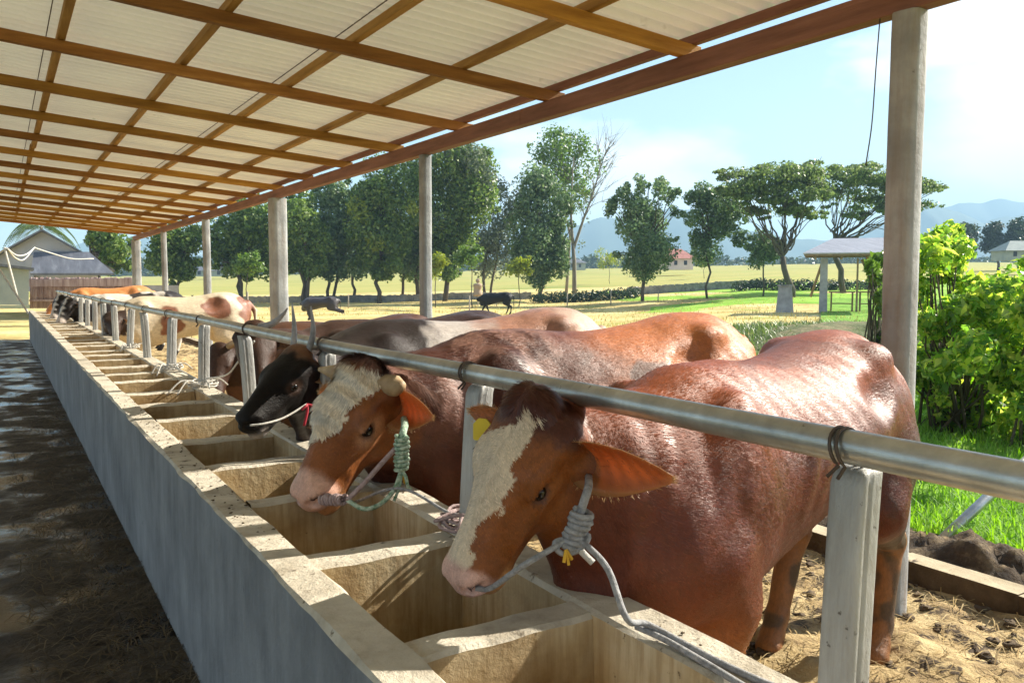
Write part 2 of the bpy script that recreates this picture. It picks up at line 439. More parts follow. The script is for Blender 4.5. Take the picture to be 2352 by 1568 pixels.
M['stall'] = mat_noise('stall_floor', [(.30, (.10, .065, .03)), (.42, (.33, .23, .11)), (.52, (.50, .37, .18)), (.7, (.62, .49, .27))], 4.2, rough=.9, bump=1, bscale=14, dist=.05, spots=(7, .56, (.075, .05, .028)))
def zst(P):
    d = np.maximum(0, fbm(P, 2.6, 4) - .1)
    return fbm(P + 9, 5, 4) * .012 + d * .06 - .006
grid_sheet('stall_floor', XL + .001, 3.84, -.4, 26, .05, zst, M['stall'])
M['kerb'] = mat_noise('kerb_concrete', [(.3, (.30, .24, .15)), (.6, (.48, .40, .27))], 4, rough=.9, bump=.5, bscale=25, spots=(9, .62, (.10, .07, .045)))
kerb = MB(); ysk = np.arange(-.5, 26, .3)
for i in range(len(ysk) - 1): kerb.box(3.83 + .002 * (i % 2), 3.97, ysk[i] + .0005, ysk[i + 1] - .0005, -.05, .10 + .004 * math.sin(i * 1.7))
M['kerb_side'] = mat_noise('kerb_mud_shade_side', [(.3, (.05, .033, .018)), (.6, (.12, .082, .048)), (.8, (.22, .165, .10))], 6, rough=.9, bump=.7, bscale=22)  # mud brown sides, with the face's shade also put into the colour
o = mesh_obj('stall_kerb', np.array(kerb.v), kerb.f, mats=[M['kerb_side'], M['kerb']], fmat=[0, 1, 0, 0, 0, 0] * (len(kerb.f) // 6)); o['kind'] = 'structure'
# litter on the aisle
pa = np.stack([XO - .02 - .55 * rng.uniform(0, 1, 9000) ** 1.4, .9 + 12 * rng.uniform(0, 1, 9000) ** 1.6, np.zeros(9000)], 1)
pa[:, 2] = zaisle(pa) + .004
o = scatter_blades(pa, .13, .0022, 'aisle_straw', M['straw_dark'], seed=8, kind='stuff', up=.15)
tag(o, 'trampled wet straw strewn over the aisle floor', 'straw')
pa = np.stack([rng.uniform(XL + .05, 3.8, 7000), .4 + 5 * rng.uniform(0, 1, 7000), np.zeros(7000)], 1)
pa[:, 2] = zst(pa) + .004
o = scatter_blades(pa, .12, .0022, 'stall_straw', M['straw'], seed=9, kind='stuff', up=.2)
tag(o, 'loose straw trodden into the stall floor', 'straw')
# dung clods
V = []; F = []; r = np.random.default_rng(3)
def clod(c, s, V, F, r):
    n0 = len(V)
    U = 6; W = 5
    for i in range(W + 1):
        t = pi * i / W
        for j in range(U):
            a = 2 * pi * j / U
            k = 1 + r.uniform(-.6, .5)
            V.append((c[0] + s * k * sin(t) * cos(a), c[1] + s * k * sin(t) * sin(a) * .8, c[2] + s * .34 * k * cos(t)))
    for i in range(W):
        for j in range(U):
            F.append((n0 + i * U + j, n0 + (i + 1) * U + j, n0 + (i + 1) * U + (j + 1) % U, n0 + i * U + (j + 1) % U))
M['dung'] = mat_noise('dung', [(.3, (.06, .038, .02)), (.6, (.13, .09, .05)), (.75, (.26, .19, .11))], 8, rough=.85, bump=.8, bscale=30, dist=.03)
for i in range(900):
    x = r.uniform(1.5, 3.8); y = .6 + 3.6 * r.uniform(0, 1)
    if fbm(np.array([[x, y, 3.]]), 1.5, 2)[0] < .05: continue
    s = r.uniform(.008, .045); clod((x, y, .012), s, V, F, r)
o = mesh_obj('dung_clods', V, F, M['dung'], None, True); tag(o, 'dark dung clods scattered on the stall floor behind the near bull', 'dung', kind='stuff')
V = []; F = []; r = np.random.default_rng(13)
for i in range(260):
    x = r.uniform(XO + .01, XI - .01) if i % 3 else r.uniform(XJ + .01, XL - .01); y = .9 + 5 * r.uniform(0, 1) ** 1.3
    if fbm(np.array([[x, y, 7.]]), 1.1, 2)[0] < -.1: continue
    clod((x, y, ZT + .003), r.uniform(.0015, .006), V, F, r)
o = mesh_obj('feed_crumbs', V, F, M['dung'], None, True); tag(o, 'dark feed crumbs strewn along the trough edges', 'feed', kind='stuff')
# dung bank beyond the kerb
def zbank(P):
    t = np.clip((P[:, 0] - 3.96) / .62, 0, 1); e = np.sin(t * pi)
    return .02 + e ** .8 * (.075 + .06 * fbm(P, 2.6, 2)) + (np.abs(fbm(P, 9, 3)) - .1) * .07 * (e + .15)
M['bank'] = mat_noise('dung_bank', [(.32, (.03, .02, .012)), (.5, (.085, .058, .035)), (.62, (.22, .16, .09)), (.8, (.40, .31, .18))], 7, rough=.9, bump=1, bscale=16, dist=.06)
o = grid_sheet('dung_bank', 3.965, 4.62, -.5, 16, .03, zbank, M['bank']); o['kind'] = 'structure'
# ------------------------------------------------------------------ cattle
def smin(a, b, k):
    h = np.clip(.5 + .5 * (b - a) / k, 0, 1)
    return b + (a - b) * h - k * h * (1 - h)

class Field:
    """signed distance grid, built from blended shapes, turned into one skin"""
    def __init__(s, lo, hi, h):
        s.lo = np.array(lo, float); s.h = h
        s.n = np.ceil((np.array(hi) - s.lo) / h).astype(int) + 1
        s.F = np.full(s.n, .15, np.float32)
    def sub(s, lo, hi):
        a = np.clip(np.floor((np.array(lo) - s.lo) / s.h).astype(int), 0, s.n - 1)
        b = np.clip(np.ceil((np.array(hi) - s.lo) / s.h).astype(int) + 1, 1, s.n)
        if (b <= a).any(): return None
        ax = [(s.lo[i] + s.h * np.arange(a[i], b[i])).astype(np.float32) for i in range(3)]
        return tuple(slice(a[i], b[i]) for i in range(3)), np.meshgrid(*ax, indexing='ij', sparse=True)
    def blend(s, sl, d, k, mode):
        f = s.F[sl]
        if mode > 0: s.F[sl] = smin(f, d, k)
        else: s.F[sl] = -smin(-f, d, k)
    def cone(s, a, b, ra, rb, k=.03, mode=1):
        a = np.array(a, float); b = np.array(b, float); m = max(ra, rb) + k + .04
        q = s.sub(np.minimum(a, b) - m, np.maximum(a, b) + m)
        if q is None: return
        sl, (X, Y, Z) = q; ab = b - a; L2 = ab.dot(ab) + 1e-9
        t = np.clip(((X - a[0]) * ab[0] + (Y - a[1]) * ab[1] + (Z - a[2]) * ab[2]) / L2, 0, 1)
        d = np.sqrt((X - a[0] - ab[0] * t) ** 2 + (Y - a[1] - ab[1] * t) ** 2 + (Z - a[2] - ab[2] * t) ** 2) - (ra + (rb - ra) * t)
        s.blend(sl, d, k, mode)
    def chain(s, P, R, k=.03):
        for i in range(len(P) - 1): s.cone(P[i], P[i + 1], R[i], R[i + 1], k)
    def ell(s, c, r, k=.03, mode=1, ax=None):
        c = np.array(c, float); r = np.array(r, float); m = r.max() + k + .03
        q = s.sub(c - m, c + m)
        if q is None: return
        sl, (X, Y, Z) = q; A = np.eye(3) if ax is None else np.array(ax)
        X = X - c[0]; Y = Y - c[1]; Z = Z - c[2]
        p = [(X * A[i][0] + Y * A[i][1] + Z * A[i][2]) for i in range(3)]
        k0 = np.sqrt(sum((p[i] / r[i]) ** 2 for i in range(3)))
        k1 = np.sqrt(sum((p[i] / r[i] ** 2) ** 2 for i in range(3))) + 1e-6
        s.blend(sl, k0 * (k0 - 1) / k1, k, mode)
    def trunk(s, st, k=.03):
        """st rows: x, top, bottom, half width, y centre"""
        st = np.array(st, float); xs = np.linspace(st[0, 0], st[-1, 0], 240)
        C = [np.interp(xs, st[:, 0], st[:, i]) for i in range(1, 5)]
        ker = np.hanning(31); ker /= ker.sum()
        C = [np.convolve(np.pad(c, 15, mode='edge'), ker, 'valid') for c in C]
        q = s.sub((st[0, 0] - .08, -.6, 0), (st[-1, 0] + .08, .6, 1.7))
        sl, (X, Y, Z) = q
        t, b, w, yc = [np.interp(X, xs, c).astype(np.float32) for c in C]
        c = b + (t - b) * .52; hu = t - c; hd = c - b
        dz = np.where(Z > c, (Z - c) / hu, (Z - c) / hd)
        up = np.clip(dz, 0, 1.2); dn = np.clip(-dz, 0, 1.2)
        ww = w * (1 - .22 * up ** 1.5 - .26 * dn ** 2)
        p = 2.25
        r = (np.abs((Y - yc) / ww) ** p + np.abs(dz) ** p) ** (1 / p)
        d = (r - 1) * np.minimum(w, .5 * (hu + hd)) * .85
        d = np.maximum(d, np.maximum(st[0, 0] - X, X - st[-1, 0]))
        s.blend(sl, d, k, 1)
    def skin(s):
        F = s.F; S = F < 0; nx, ny, nz = F.shape
        c = np.zeros((nx - 1, ny - 1, nz - 1), np.int8); cor = [(a, b, d) for a in (0, 1) for b in (0, 1) for d in (0, 1)]
        for a, b, d in cor: c += S[a:nx - 1 + a, b:ny - 1 + b, d:nz - 1 + d]
        act = (c > 0) & (c < 8); I = np.argwhere(act); idx = np.full(act.shape, -1, np.int32); idx[act] = np.arange(len(I))
        pos = np.zeros((len(I), 3)); cnt = np.zeros(len(I))
        for p in cor:
            for ax in range(3):
                if p[ax]: continue
                q = list(p); q[ax] = 1
                fa = F[I[:, 0] + p[0], I[:, 1] + p[1], I[:, 2] + p[2]]; fb = F[I[:, 0] + q[0], I[:, 1] + q[1], I[:, 2] + q[2]]
                m = (fa < 0) != (fb < 0); t = np.where(m, fa / (fa - fb + 1e-12), 0)
                v = np.array(p, float)[None, :] + np.zeros((len(I), 1)); v[:, ax] = t
                pos[m] += v[m]; cnt[m] += 1
        V = s.lo + s.h * (I + pos / cnt[:, None]); Q = []
        for ax in range(3):
            sa = [slice(None)] * 3; sb = [slice(None)] * 3; sa[ax] = slice(0, -1); sb[ax] = slice(1, None)
            D = S[tuple(sa)] != S[tuple(sb)]; E = np.argwhere(D)
            u, w = [(1, 2), (2, 0), (0, 1)][ax]
            ok = (E[:, u] > 0) & (E[:, w] > 0) & (E[:, u] < F.shape[u] - 1) & (E[:, w] < F.shape[w] - 1); E = E[ok]
            def cell(du, dw):
                e = E.copy(); e[:, u] -= du; e[:, w] -= dw; return idx[e[:, 0], e[:, 1], e[:, 2]]
            q = np.stack([cell(1, 1), cell(0, 1), cell(0, 0), cell(1, 0)], 1)
            fl = ~S[E[:, 0], E[:, 1], E[:, 2]]; q[fl] = q[fl][:, ::-1]; Q.append(q)
        Q = np.concatenate(Q); Q = Q[(Q >= 0).all(1)]
        e = np.concatenate([Q[:, [0, 1]], Q[:, [1, 2]], Q[:, [2, 3]], Q[:, [3, 0]]])
        for it in range(2):
            acc = np.stack([np.bincount(e[:, 0], V[e[:, 1], i], len(V)) + np.bincount(e[:, 1], V[e[:, 0], i], len(V)) for i in range(3)], 1)
            n = np.bincount(e[:, 0], minlength=len(V)) + np.bincount(e[:, 1], minlength=len(V))
            V = V * .45 + .55 * acc / np.maximum(n, 1)[:, None]
        return V, Q

def mat_coat():
    m, nt, b = newmat('cattle_coat'); L = nt.links
    at_ = N(nt, 'ShaderNodeAttribute', attribute_name='coat'); tc = N(nt, 'ShaderNodeTexCoord')
    n1 = N(nt, 'ShaderNodeTexNoise', Scale=46, Detail=6, Roughness=.7); 
    mp = N(nt, 'ShaderNodeMapping'); mp.inputs['Scale'].default_value = (.5, 1.5, .8); L.new(tc.outputs['Object'], mp.inputs['Vector']); L.new(mp.outputs[0], n1.inputs['Vector'])
    r = ramp(nt, n1.outputs['Fac'], [(.25, (.62,) * 3), (.55, (1.0,) * 3), (.8, (1.3,) * 3)])
    mx = N(nt, 'ShaderNodeMix', data_type='RGBA', blend_type='MULTIPLY'); mx.inputs[0].default_value = 1
    L.new(at_.outputs['Color'], mx.inputs[6]); L.new(r.outputs[0], mx.inputs[7]); L.new(mx.outputs[2], b.inputs['Base Color'])
    b.inputs['Roughness'].default_value = .50
    bw = N(nt, 'ShaderNodeRGBToBW'); L.new(at_.outputs['Color'], bw.inputs[0]); mr = N(nt, 'ShaderNodeMapRange'); L.new(bw.outputs[0], mr.inputs['Value']); mr.inputs['From Min'].default_value = .005; mr.inputs['From Max'].default_value = .05; mr.inputs['To Min'].default_value = .10; mr.inputs['To Max'].default_value = .40; L.new(mr.outputs[0], b.inputs['Specular IOR Level'])
    b.inputs['Sheen Weight'].default_value = .03; b.inputs['Sheen Roughness'].default_value = .4
    n2 = N(nt, 'ShaderNodeTexNoise', Scale=130, Detail=5, Roughness=.7); L.new(mp.outputs[0], n2.inputs['Vector'])
    n3 = N(nt, 'ShaderNodeTexNoise', Scale=9, Detail=4); L.new(tc.outputs['Object'], n3.inputs['Vector'])
    ad = N(nt, 'ShaderNodeMath', operation='MULTIPLY_ADD'); L.new(n3.outputs['Fac'], ad.inputs[0]); ad.inputs[1].default_value = 2.2; L.new(n2.outputs['Fac'], ad.inputs[2])
    n6 = N(nt, 'ShaderNodeTexNoise', Scale=5, Detail=5, Roughness=.6); L.new(tc.outputs['Object'], n6.inputs['Vector']); rr = ramp(nt, n6.outputs['Fac'], [(.35, (.36,) * 3), (.65, (.58,) * 3)]); L.new(rr.outputs[0], b.inputs['Roughness'])
    bp = N(nt, 'ShaderNodeBump', Strength=.5, Distance=.008); L.new(ad.outputs[0], bp.inputs['Height']); L.new(bp.outputs[0], b.inputs['Normal'])
    return m
M['coat'] = mat_coat()
def mat_ear():
    m, nt, b = newmat('cattle_ear_skin'); L = nt.links
    at_ = N(nt, 'ShaderNodeAttribute', attribute_name='coat'); L.new(at_.outputs['Color'], b.inputs['Base Color'])
    b.inputs['Roughness'].default_value = .55
    t = N(nt, 'ShaderNodeBsdfTranslucent'); hs = N(nt, 'ShaderNodeHueSaturation', Saturation=1.2, Value=1.5)
    L.new(at_.outputs['Color'], hs.inputs['Color']); L.new(hs.outputs[0], t.inputs['Color'])
    mx = N(nt, 'ShaderNodeMixShader'); mx.inputs[0].default_value = .34; L.new(b.outputs[0], mx.inputs[1]); L.new(t.outputs[0], mx.inputs[2])
    L.new(mx.outputs[0], nt.nodes['Material Output'].inputs['Surface']); return m
M['ear'] = mat_ear()
def mat_hair():
    m, nt, b = newmat('cattle_hair'); L = nt.links
    at_ = N(nt, 'ShaderNodeAttribute', attribute_name='coat'); g = N(nt, 'ShaderNodeNewGeometry')
    r = ramp(nt, g.outputs['Random Per Island'], [(0, (.70,) * 3), (.6, (1.0,) * 3), (1, (1.32,) * 3)])
    mx = N(nt, 'ShaderNodeMix', data_type='RGBA', blend_type='MULTIPLY'); mx.inputs[0].default_value = 1
    L.new(at_.outputs['Color'], mx.inputs[6]); L.new(r.outputs[0], mx.inputs[7]); L.new(mx.outputs[2], b.inputs['Base Color'])
    b.inputs['Roughness'].default_value = .42
    bw = N(nt, 'ShaderNodeRGBToBW'); L.new(at_.outputs['Color'], bw.inputs[0]); mr = N(nt, 'ShaderNodeMapRange'); L.new(bw.outputs[0], mr.inputs['Value']); mr.inputs['From Min'].default_value = .004; mr.inputs['From Max'].default_value = .04; mr.inputs['To Min'].default_value = .06; mr.inputs['To Max'].default_value = .42; L.new(mr.outputs[0], b.inputs['Specular IOR Level'])
    return m
M['hair'] = mat_hair()
def mat_eye():
    m, nt, b = newmat('cattle_eye'); b.inputs['Base Color'].default_value = (.006, .004, .003, 1); b.inputs['Roughness'].default_value = .08; return m
M['eye'] = mat_eye()
M['horn'] = mat_noise('cattle_horn', [(.3, (.26, .17, .09)), (.6, (.42, .30, .17)), (.8, (.50, .39, .25))], 14, rough=.5, bump=.25, bscale=40)
M['horn_dark'] = mat_noise('cattle_horn_dark', [(.3, (.16, .155, .155)), (.6, (.32, .31, .305)), (.8, (.44, .43, .41))], 14, rough=.45, bump=.25, bscale=40)

def soft_head(hc, V):
    j = .035 * fbm(V, 14, 2); return (sstep(.19, .10, np.abs(hc[:, 2]) + j) * sstep(.20, .10, np.abs(hc[:, 1] + .07) + j) * sstep(-.04, .05, hc[:, 0] + j))[:, None]

def nrm(v): v = np.array(v, float); return v / np.linalg.norm(v)
def mixc(C, m, c):
    m = np.clip(m, 0, 1)[:, None]; return C * (1 - m) + np.array(c)[None, :] * m

TR0 = [(-.06, 1.00, .72, .10, 0), (0, 1.09, .58, .19, 0), (.14, 1.19, .50, .255, 0), (.3, 1.255, .48, .275, 0), (.5, 1.25, .55, .295, 0), (.8, 1.225, .64, .325, 0),
       (1.05, 1.245, .68, .335, 0), (1.28, 1.30, .72, .305, 0), (1.45, 1.30, .70, .275, 0), (1.6, 1.24, .72, .215, 0), (1.68, 1.15, .82, .155, 0), (1.72, 1.06, .88, .09, 0)]

def make_cow(name, label, org, yaw, poll, muz, coat, h=.011, sx=1, sy=1, sz=1, fore=((.25, -.15), (.22, .16)), hind=((1.5, -.17), (1.5, .17)),
             nscale=1.0, roll=0, hs=1.0, group='cattle tied along the feed trough', ears=None, horns=None, eyes=True, fur=0, furfn=None, hump=0, tailpts=None, tag_side=0, lowhead=False, cat='cow'):
    root = thing(name, label, cat, (org[0], org[1], org[2] if len(org) > 2 else 0), group)
    o3 = np.array(root.location); cy_, sy_ = cos(yaw), sin(yaw)
    def toL(p): d = np.array(p, float) - o3; return np.array([d[0] * cy_ + d[1] * sy_, -d[0] * sy_ + d[1] * cy_, d[2]])
    def toW(V): V = np.asarray(V, float); return np.stack([V[..., 0] * cy_ - V[..., 1] * sy_, V[..., 0] * sy_ + V[..., 1] * cy_, V[..., 2]], -1) + o3
    P = toL(poll); Mz = toL(muz); u = nrm(Mz - P); k = np.linalg.norm(Mz - P) / .50; kw = k * hs
    s = nrm(np.cross(u, (0, 0, 1))); n = np.cross(s, u)
    if roll: s, n = s * cos(roll) + n * sin(roll), n * cos(roll) - s * sin(roll)
    H = lambda a, b, c: P + k * a * u + kw * b * n + kw * c * s
    AX = (u, n, s)
    W = lambda r: (r[0] * k, r[1] * kw, r[2] * kw)
    st = [(x * sx, t * sz, b * sz, w * sy, y) for x, t, b, w, y in TR0]
    lo = np.minimum(np.array([-.12, -.5 * sy, -.02]), np.minimum(P, Mz) - .22 * k); hi = np.maximum(np.array([1.95 * sx, .5 * sy, 1.42 * sz + hump]), np.maximum(P, Mz) + .22 * k)
    f = Field(lo, hi, h)
    f.trunk(st)
    B = lambda x, y, z: np.array([x * sx, y * sy, z * sz])
    if hump: f.ell(B(.22, 0, 1.22) + np.array([0, 0, hump * .4]), (.22 * sx, .13, .09 + hump), .10)
    for q in (-1, 1):
        f.ell(B(.30, q * .19, .92), (.15 * sx, .105 * sy, .27 * sz), .05)            # shoulder blade
        f.ell(B(.12, q * .16, .80), (.12 * sx, .11 * sy, .17 * sz), .05)
        f.ell(B(1.31, q * .190, 1.20), (.09, .06, .06), .06)                        # hook bone
        f.ell(B(1.62, q * .10, 1.11), (.055, .05, .05), .05)                          # pin bone
        f.ell(B(1.43, q * .165, .84), (.23 * sx, .145 * sy, .32 * sz), .06)             # thigh
        f.ell(B(1.15, q * .330, 1.125), (.115 * sx, .095 * sy, .085 * sz), .06, -1)        # hollow flank
        f.ell(B(.60, q * .39, 1.10), (.16 * sx, .06, .12 * sz), .08, -1)
        for t in range(5): f.cone(B(.58 + t * .085, q * .294, 1.0), B(.54 + t * .085, q * .270, .86), .014, .010, .05)
    f.ell(B(.03, 0, .62), (.13 * sx, .12 * sy, .15 * sz), .07)                        # brisket
    # legs
    for i, q in enumerate((-1, 1)):
        fx, fy = fore[i]; hx, hy = hind[i]
        f.chain([B(.20, q * .17, .78), B(.27, q * .18, .64), (fx * .5 + .125 * sx, (q * .165 * sy + fy) / 2, .37 * sz), (fx + .02, fy, .12), (fx - .015, fy, .055)], [.125 * sz, .095 * sz, .058, .043, .05], .04)
        f.cone((fx - .015, fy, .055), (fx - .035, fy, .022), .050, .056, .012)
        f.ell((fx * .5 + .125 * sx - .012, (q * .165 * sy + fy) / 2, .37 * sz), (.052, .052, .065), .03)
        kx = hx * .6 + (1.60 * sx) * .4
        f.chain([B(1.42, q * .17, .84), B(1.30, q * .20, .68), (kx + .07, (q * .18 * sy + fy * 0 + hy) / 2, .455 * sz)], [.15 * sz, .115 * sz, .056], .06)
        f.chain([(kx + .07, (q * .18 * sy + hy) / 2, .455 * sz), (hx + .05, hy, .13), (hx + .01, hy, .06)], [.056, .043, .05], .03)
        f.ell((kx + .09, (q * .18 * sy + hy) / 2, .47 * sz), (.045, .042, .06), .03)
        f.cone((hx + .01, hy, .055), (hx - .02, hy, .022), .050, .057, .012)
    # neck
    cr = H(.075, -.125, 0); th = H(.16, -.19, 0)
    c0 = B(.30, 0, 1.05); t0 = B(.06, 0, .80)
    f.chain([c0, c0 * .45 + cr * .55 - np.array([0, 0, .035]), cr], [.14 * nscale * sz, .115 * nscale * kw, .09 * kw], .06)
    f.chain([B(.16, 0, .94), (B(.16, 0, .94) + H(.08, -.15, 0)) / 2, H(.08, -.15, 0)], [.19 * nscale * sy, .16 * nscale * kw, .10 * kw], .09)
    f.chain([t0, (t0 + th) / 2 - np.array([0, 0, .015]), th], [.14 * nscale * sy, .095 * nscale * kw, .062 * kw], .07)
    f.chain([B(.0, 0, .60), (B(.0, 0, .60) + th) / 2 - np.array([0, 0, .07]), H(.2, -.2, 0)], [.05, .032, .025], .06)   # dewlap
    # head
    f.ell(H(.085, -.075, 0), W((.115, .095, .108)), .03, 1, AX)
    f.ell(H(.13, -.045, 0), W((.15, .055, .112)), .03, 1, AX)
    f.ell(H(.02, -.01, 0), W((.055, .045, .075)), .035, 1, AX)
    f.cone(H(.17, -.07, 0), H(.40, -.080, 0), .080 * kw, .060 * kw, .04)
    f.cone(H(.18, -.045, 0), H(.40, -.052, 0), .055 * kw, .044 * kw, .03)
    f.cone(H(.13, -.165, .0), H(.40, -.122, 0), .070 * kw, .054 * kw, .05)
    for q in (-1, 1):
        f.ell(H(.15, -.145, q * .062), W((.115, .088, .040)), .035, 1, AX)           # cheek
        f.cone(H(.16, -.095, q * .088), H(.34, -.10, q * .055), .026 * kw, .02 * kw, .03)  # cheek bone
        f.ell(H(.16, -.035, q * .094), W((.055, .030, .026)), .03, 1, AX)           # brow
        f.ell(H(.207, -.064, q * .124), W((.034, .024, .022)), .018, -1, AX)          # socket
        f.ell(H(.202, -.044, q * .102), W((.038, .009, .016)), .010, 1, AX)          # upper lid
        f.ell(H(.210, -.086, q * .103), W((.034, .008, .013)), .010, 1, AX)          # lower lid
        f.ell(H(.06, -.07, q * .10), W((.04, .045, .04)), .03, 1, AX)                # ear base
    f.ell(H(.442, -.084, 0), W((.060, .056, .062)), .03, 1, AX)                      # muzzle
    f.ell(H(.448, -.066, .032), W((.044, .036, .036)), .02, 1, AX); f.ell(H(.448, -.066, -.032), W((.044, .036, .036)), .02, 1, AX)
    f.ell(H(.415, -.156, 0), W((.066, .034, .046)), .016, 1, AX)                      # chin
    for q in (-1, 1):
        f.cone(H(.486, -.066, q * .030), H(.452, -.074, q * .068), .015 * kw, .012 * kw, .010, -1)   # nostril
    f.cone(H(.482, -.130, -.035), H(.482, -.130, .035), .009, .009, .006, -1)
    for q in (-1, 1): f.cone(H(.482, -.130, q * .03), H(.375, -.134, q * .070), .010, .009, .008, -1)
    # tail
    tp = tailpts or [B(1.70, 0, 1.14), B(1.79, -.01, 1.02), B(1.80, -.02, .75), B(1.79, -.02, .52), B(1.77, -.02, .34)]
    f.chain(tp, [.045, .034, .026, .036, .016], .03)
    V, Q = f.skin()
    # skin folds and slight unevenness
    qn = np.cross(V[Q[:, 2]] - V[Q[:, 0]], V[Q[:, 3]] - V[Q[:, 1]]); vn = np.stack([sum(np.bincount(Q[:, j], qn[:, i], len(V)) for j in range(4)) for i in range(3)], 1); vn /= np.linalg.norm(vn, axis=1)[:, None] + 1e-9
    hx_ = (V - P) @ u / k; ng = sstep(.42 * sx, .15 * sx, V[:, 0]) * sstep(.55, .75, V[:, 2]) * sstep(.16, .06, hx_ * (np.abs((V - P) @ s) < .2)) * (np.linalg.norm(V - H(.2, -.08, 0), axis=1) > .24 * k)
    V = V + vn * (.0035 * fbm(V, 7, 3) + ng * .0022 * np.sin((V[:, 0] * 1.0 - V[:, 2] * .25) * 75 + 3 * fbm(V, 5, 2)) * sstep(-.2, .4, fbm(V + 9, 4, 2)))[:, None]
    # per point data
    R = (V - P); hc = np.stack([R @ u / k, R @ n / kw, R @ s / kw], 1)
    inhead = (hc[:, 0] > -.03) & (hc[:, 0] < .6) & (np.abs(hc[:, 1] + .07) < .2) & (np.abs(hc[:, 2]) < .2)
    Vb = V / np.array([sx, sy, sz])
    C = coat(V, Vb, hc, inhead)
    faces = [Q]; verts = [V]; cols = [C]; fm = [np.zeros(len(Q), int)]
    nv = len(V)
    # ears, thick cupped leaves rooted in the head
    E = ears or []
    tagobjs = []
    for (root_h, d, mdir, Ln, Wd, outer, inner) in E:
        rt = H(*root_h); e = nrm(np.array([d[0] * cy_ + d[1] * sy_, -d[0] * sy_ + d[1] * cy_, d[2]])); m = np.array([mdir[0] * cy_ + mdir[1] * sy_, -mdir[0] * sy_ + mdir[1] * cy_, mdir[2]]); m = nrm(m - e * m.dot(e)); q = np.cross(e, m)
        nt_, ns_ = 18, 13; EV = []; EC = []
        for side in (0, 1):
            for i in range(nt_):
                t = i / (nt_ - 1)
                wd = Wd * (.42 * (1 - t) ** 2 + 1.35 * math.sin(pi * min(1, (t * .93 + .05)) ** .9) ** .8 * (1 - .35 * t)) * .62 + .002
                for j in range(ns_):
                    sj = -1 + 2 * j / (ns_ - 1)
                    cup = wd * (.55 * (1 - t) + .22) * (sj * sj) - wd * .3 * (1 - t * .5)
                    p = rt + e * Ln * t + q * wd * sj * (1 - .25 * (1 - t)) + m * cup + m * (-.03 * t * t * Ln / .2)
                    th_ = .0055 * (1 - .6 * abs(sj)) * (1 - .4 * t)
                    if side: p = p - m * th_
                    EV.append(p)
                    edge = abs(sj) ** 4
                    wi = math.exp(-((sj - .15) / .55) ** 2) * math.sin(pi * min(1, t * 1.05)) ** .6 * (.8 + .35 * math.sin(i * 2.3 + j * 5.1)); wi = max(0, min(1, wi)); rim_ = max(edge, max(0, t - .88) * 8)
                    c = np.array(inner) * wi + np.array(outer) * (1 - wi) if side == 0 else np.array(outer)
                    c = c * (1 - .6 * rim_) + np.array((.50, .30, .13)) * .6 * rim_
                    EC.append(c)
        EF = []; half = nt_ * ns_
        for i in range(nt_ - 1):
            for j in range(ns_ - 1):
                a = i * ns_ + j
                EF.append((a, a + 1, a + ns_ + 1, a + ns_)); EF.append((half + a, half + a + ns_, half + a + ns_ + 1, half + a + 1))
        rim = [i * ns_ for i in range(nt_)] + [(nt_ - 1) * ns_ + j for j in range(1, ns_)] + [i * ns_ + ns_ - 1 for i in range(nt_ - 2, -1, -1)]
        for a, b in zip(rim[:-1], rim[1:]): EF.append((a, b, b + half, a + half))
        EV = np.array(EV); EV += (np.stack([vnoise(EV + 7, 40), vnoise(EV + 3, 40), vnoise(EV, 40)], 1)) * .0012
        verts.append(EV); faces.append(np.array(EF) + nv); cols.append(np.array(EC)); fm.append(np.ones(len(EF), int)); nv += len(EV)
        if fur:
            rr_ = np.random.default_rng(4); FV = []; FC = []
            for z_ in range(800):
                if z_ < 300:
                    a_ = rim[rr_.integers(0, len(rim))]; p = EV[a_] + rr_.normal(0, .003, 3); dr = nrm(p - (rt + e * Ln * .45)) + e * .5 + rr_.normal(0, .25, 3); ln = rr_.uniform(.004, .012)
                else:
                    i_ = rr_.integers(2, nt_ - 1); j_ = rr_.integers(1, ns_ - 1); a_ = i_ * ns_ + j_; p = EV[a_] + rr_.normal(0, .004, 3); dr = e + m * .35 + rr_.normal(0, .3, 3); ln = rr_.uniform(.010, .026) * (1.2 - i_ / nt_)
                dr = nrm(dr); sd_ = nrm(np.cross(dr, rr_.normal(0, 1, 3))) * .0006; FV += [p - sd_, p + sd_, p + dr * ln + sd_ * .2, p + dr * ln - sd_ * .2]
                c_ = (np.array((.50, .30, .13)) if z_ < 300 else np.array(outer) * 1.6) * rr_.uniform(.7, 1.2); FC += [c_] * 4
            mesh_obj('ear_hair', toW(np.array(FV)), np.arange(len(FV)).reshape(-1, 4), M['hair'], root, False, attrs={'coat': np.array(FC)})
        tagobjs.append((rt, e, m, q, Ln, Wd))
    body = mesh_obj('body', toW(np.concatenate(verts)), np.concatenate(faces), None, root, True, attrs={'coat': np.concatenate(cols)}, mats=[M['coat'], M['ear']], fmat=np.concatenate(fm))
    # eyes
    if eyes:
        for q in (-1, 1):
            c = H(.205, -.066, q * .091); r = .0225 * kw; ev = []; ef = []
            for i in range(9):
                for j in range(14):
                    t = pi * i / 8; a = 2 * pi * j / 14; ev.append(c + r * np.array([sin(t) * cos(a), sin(t) * sin(a), cos(t)]))
            for i in range(8):
                for j in range(14): ef.append((i * 14 + j, (i + 1) * 14 + j, (i + 1) * 14 + (j + 1) % 14, i * 14 + (j + 1) % 14))
            mesh_obj('eye', toW(np.array(ev)), ef, M['eye'], root, True)
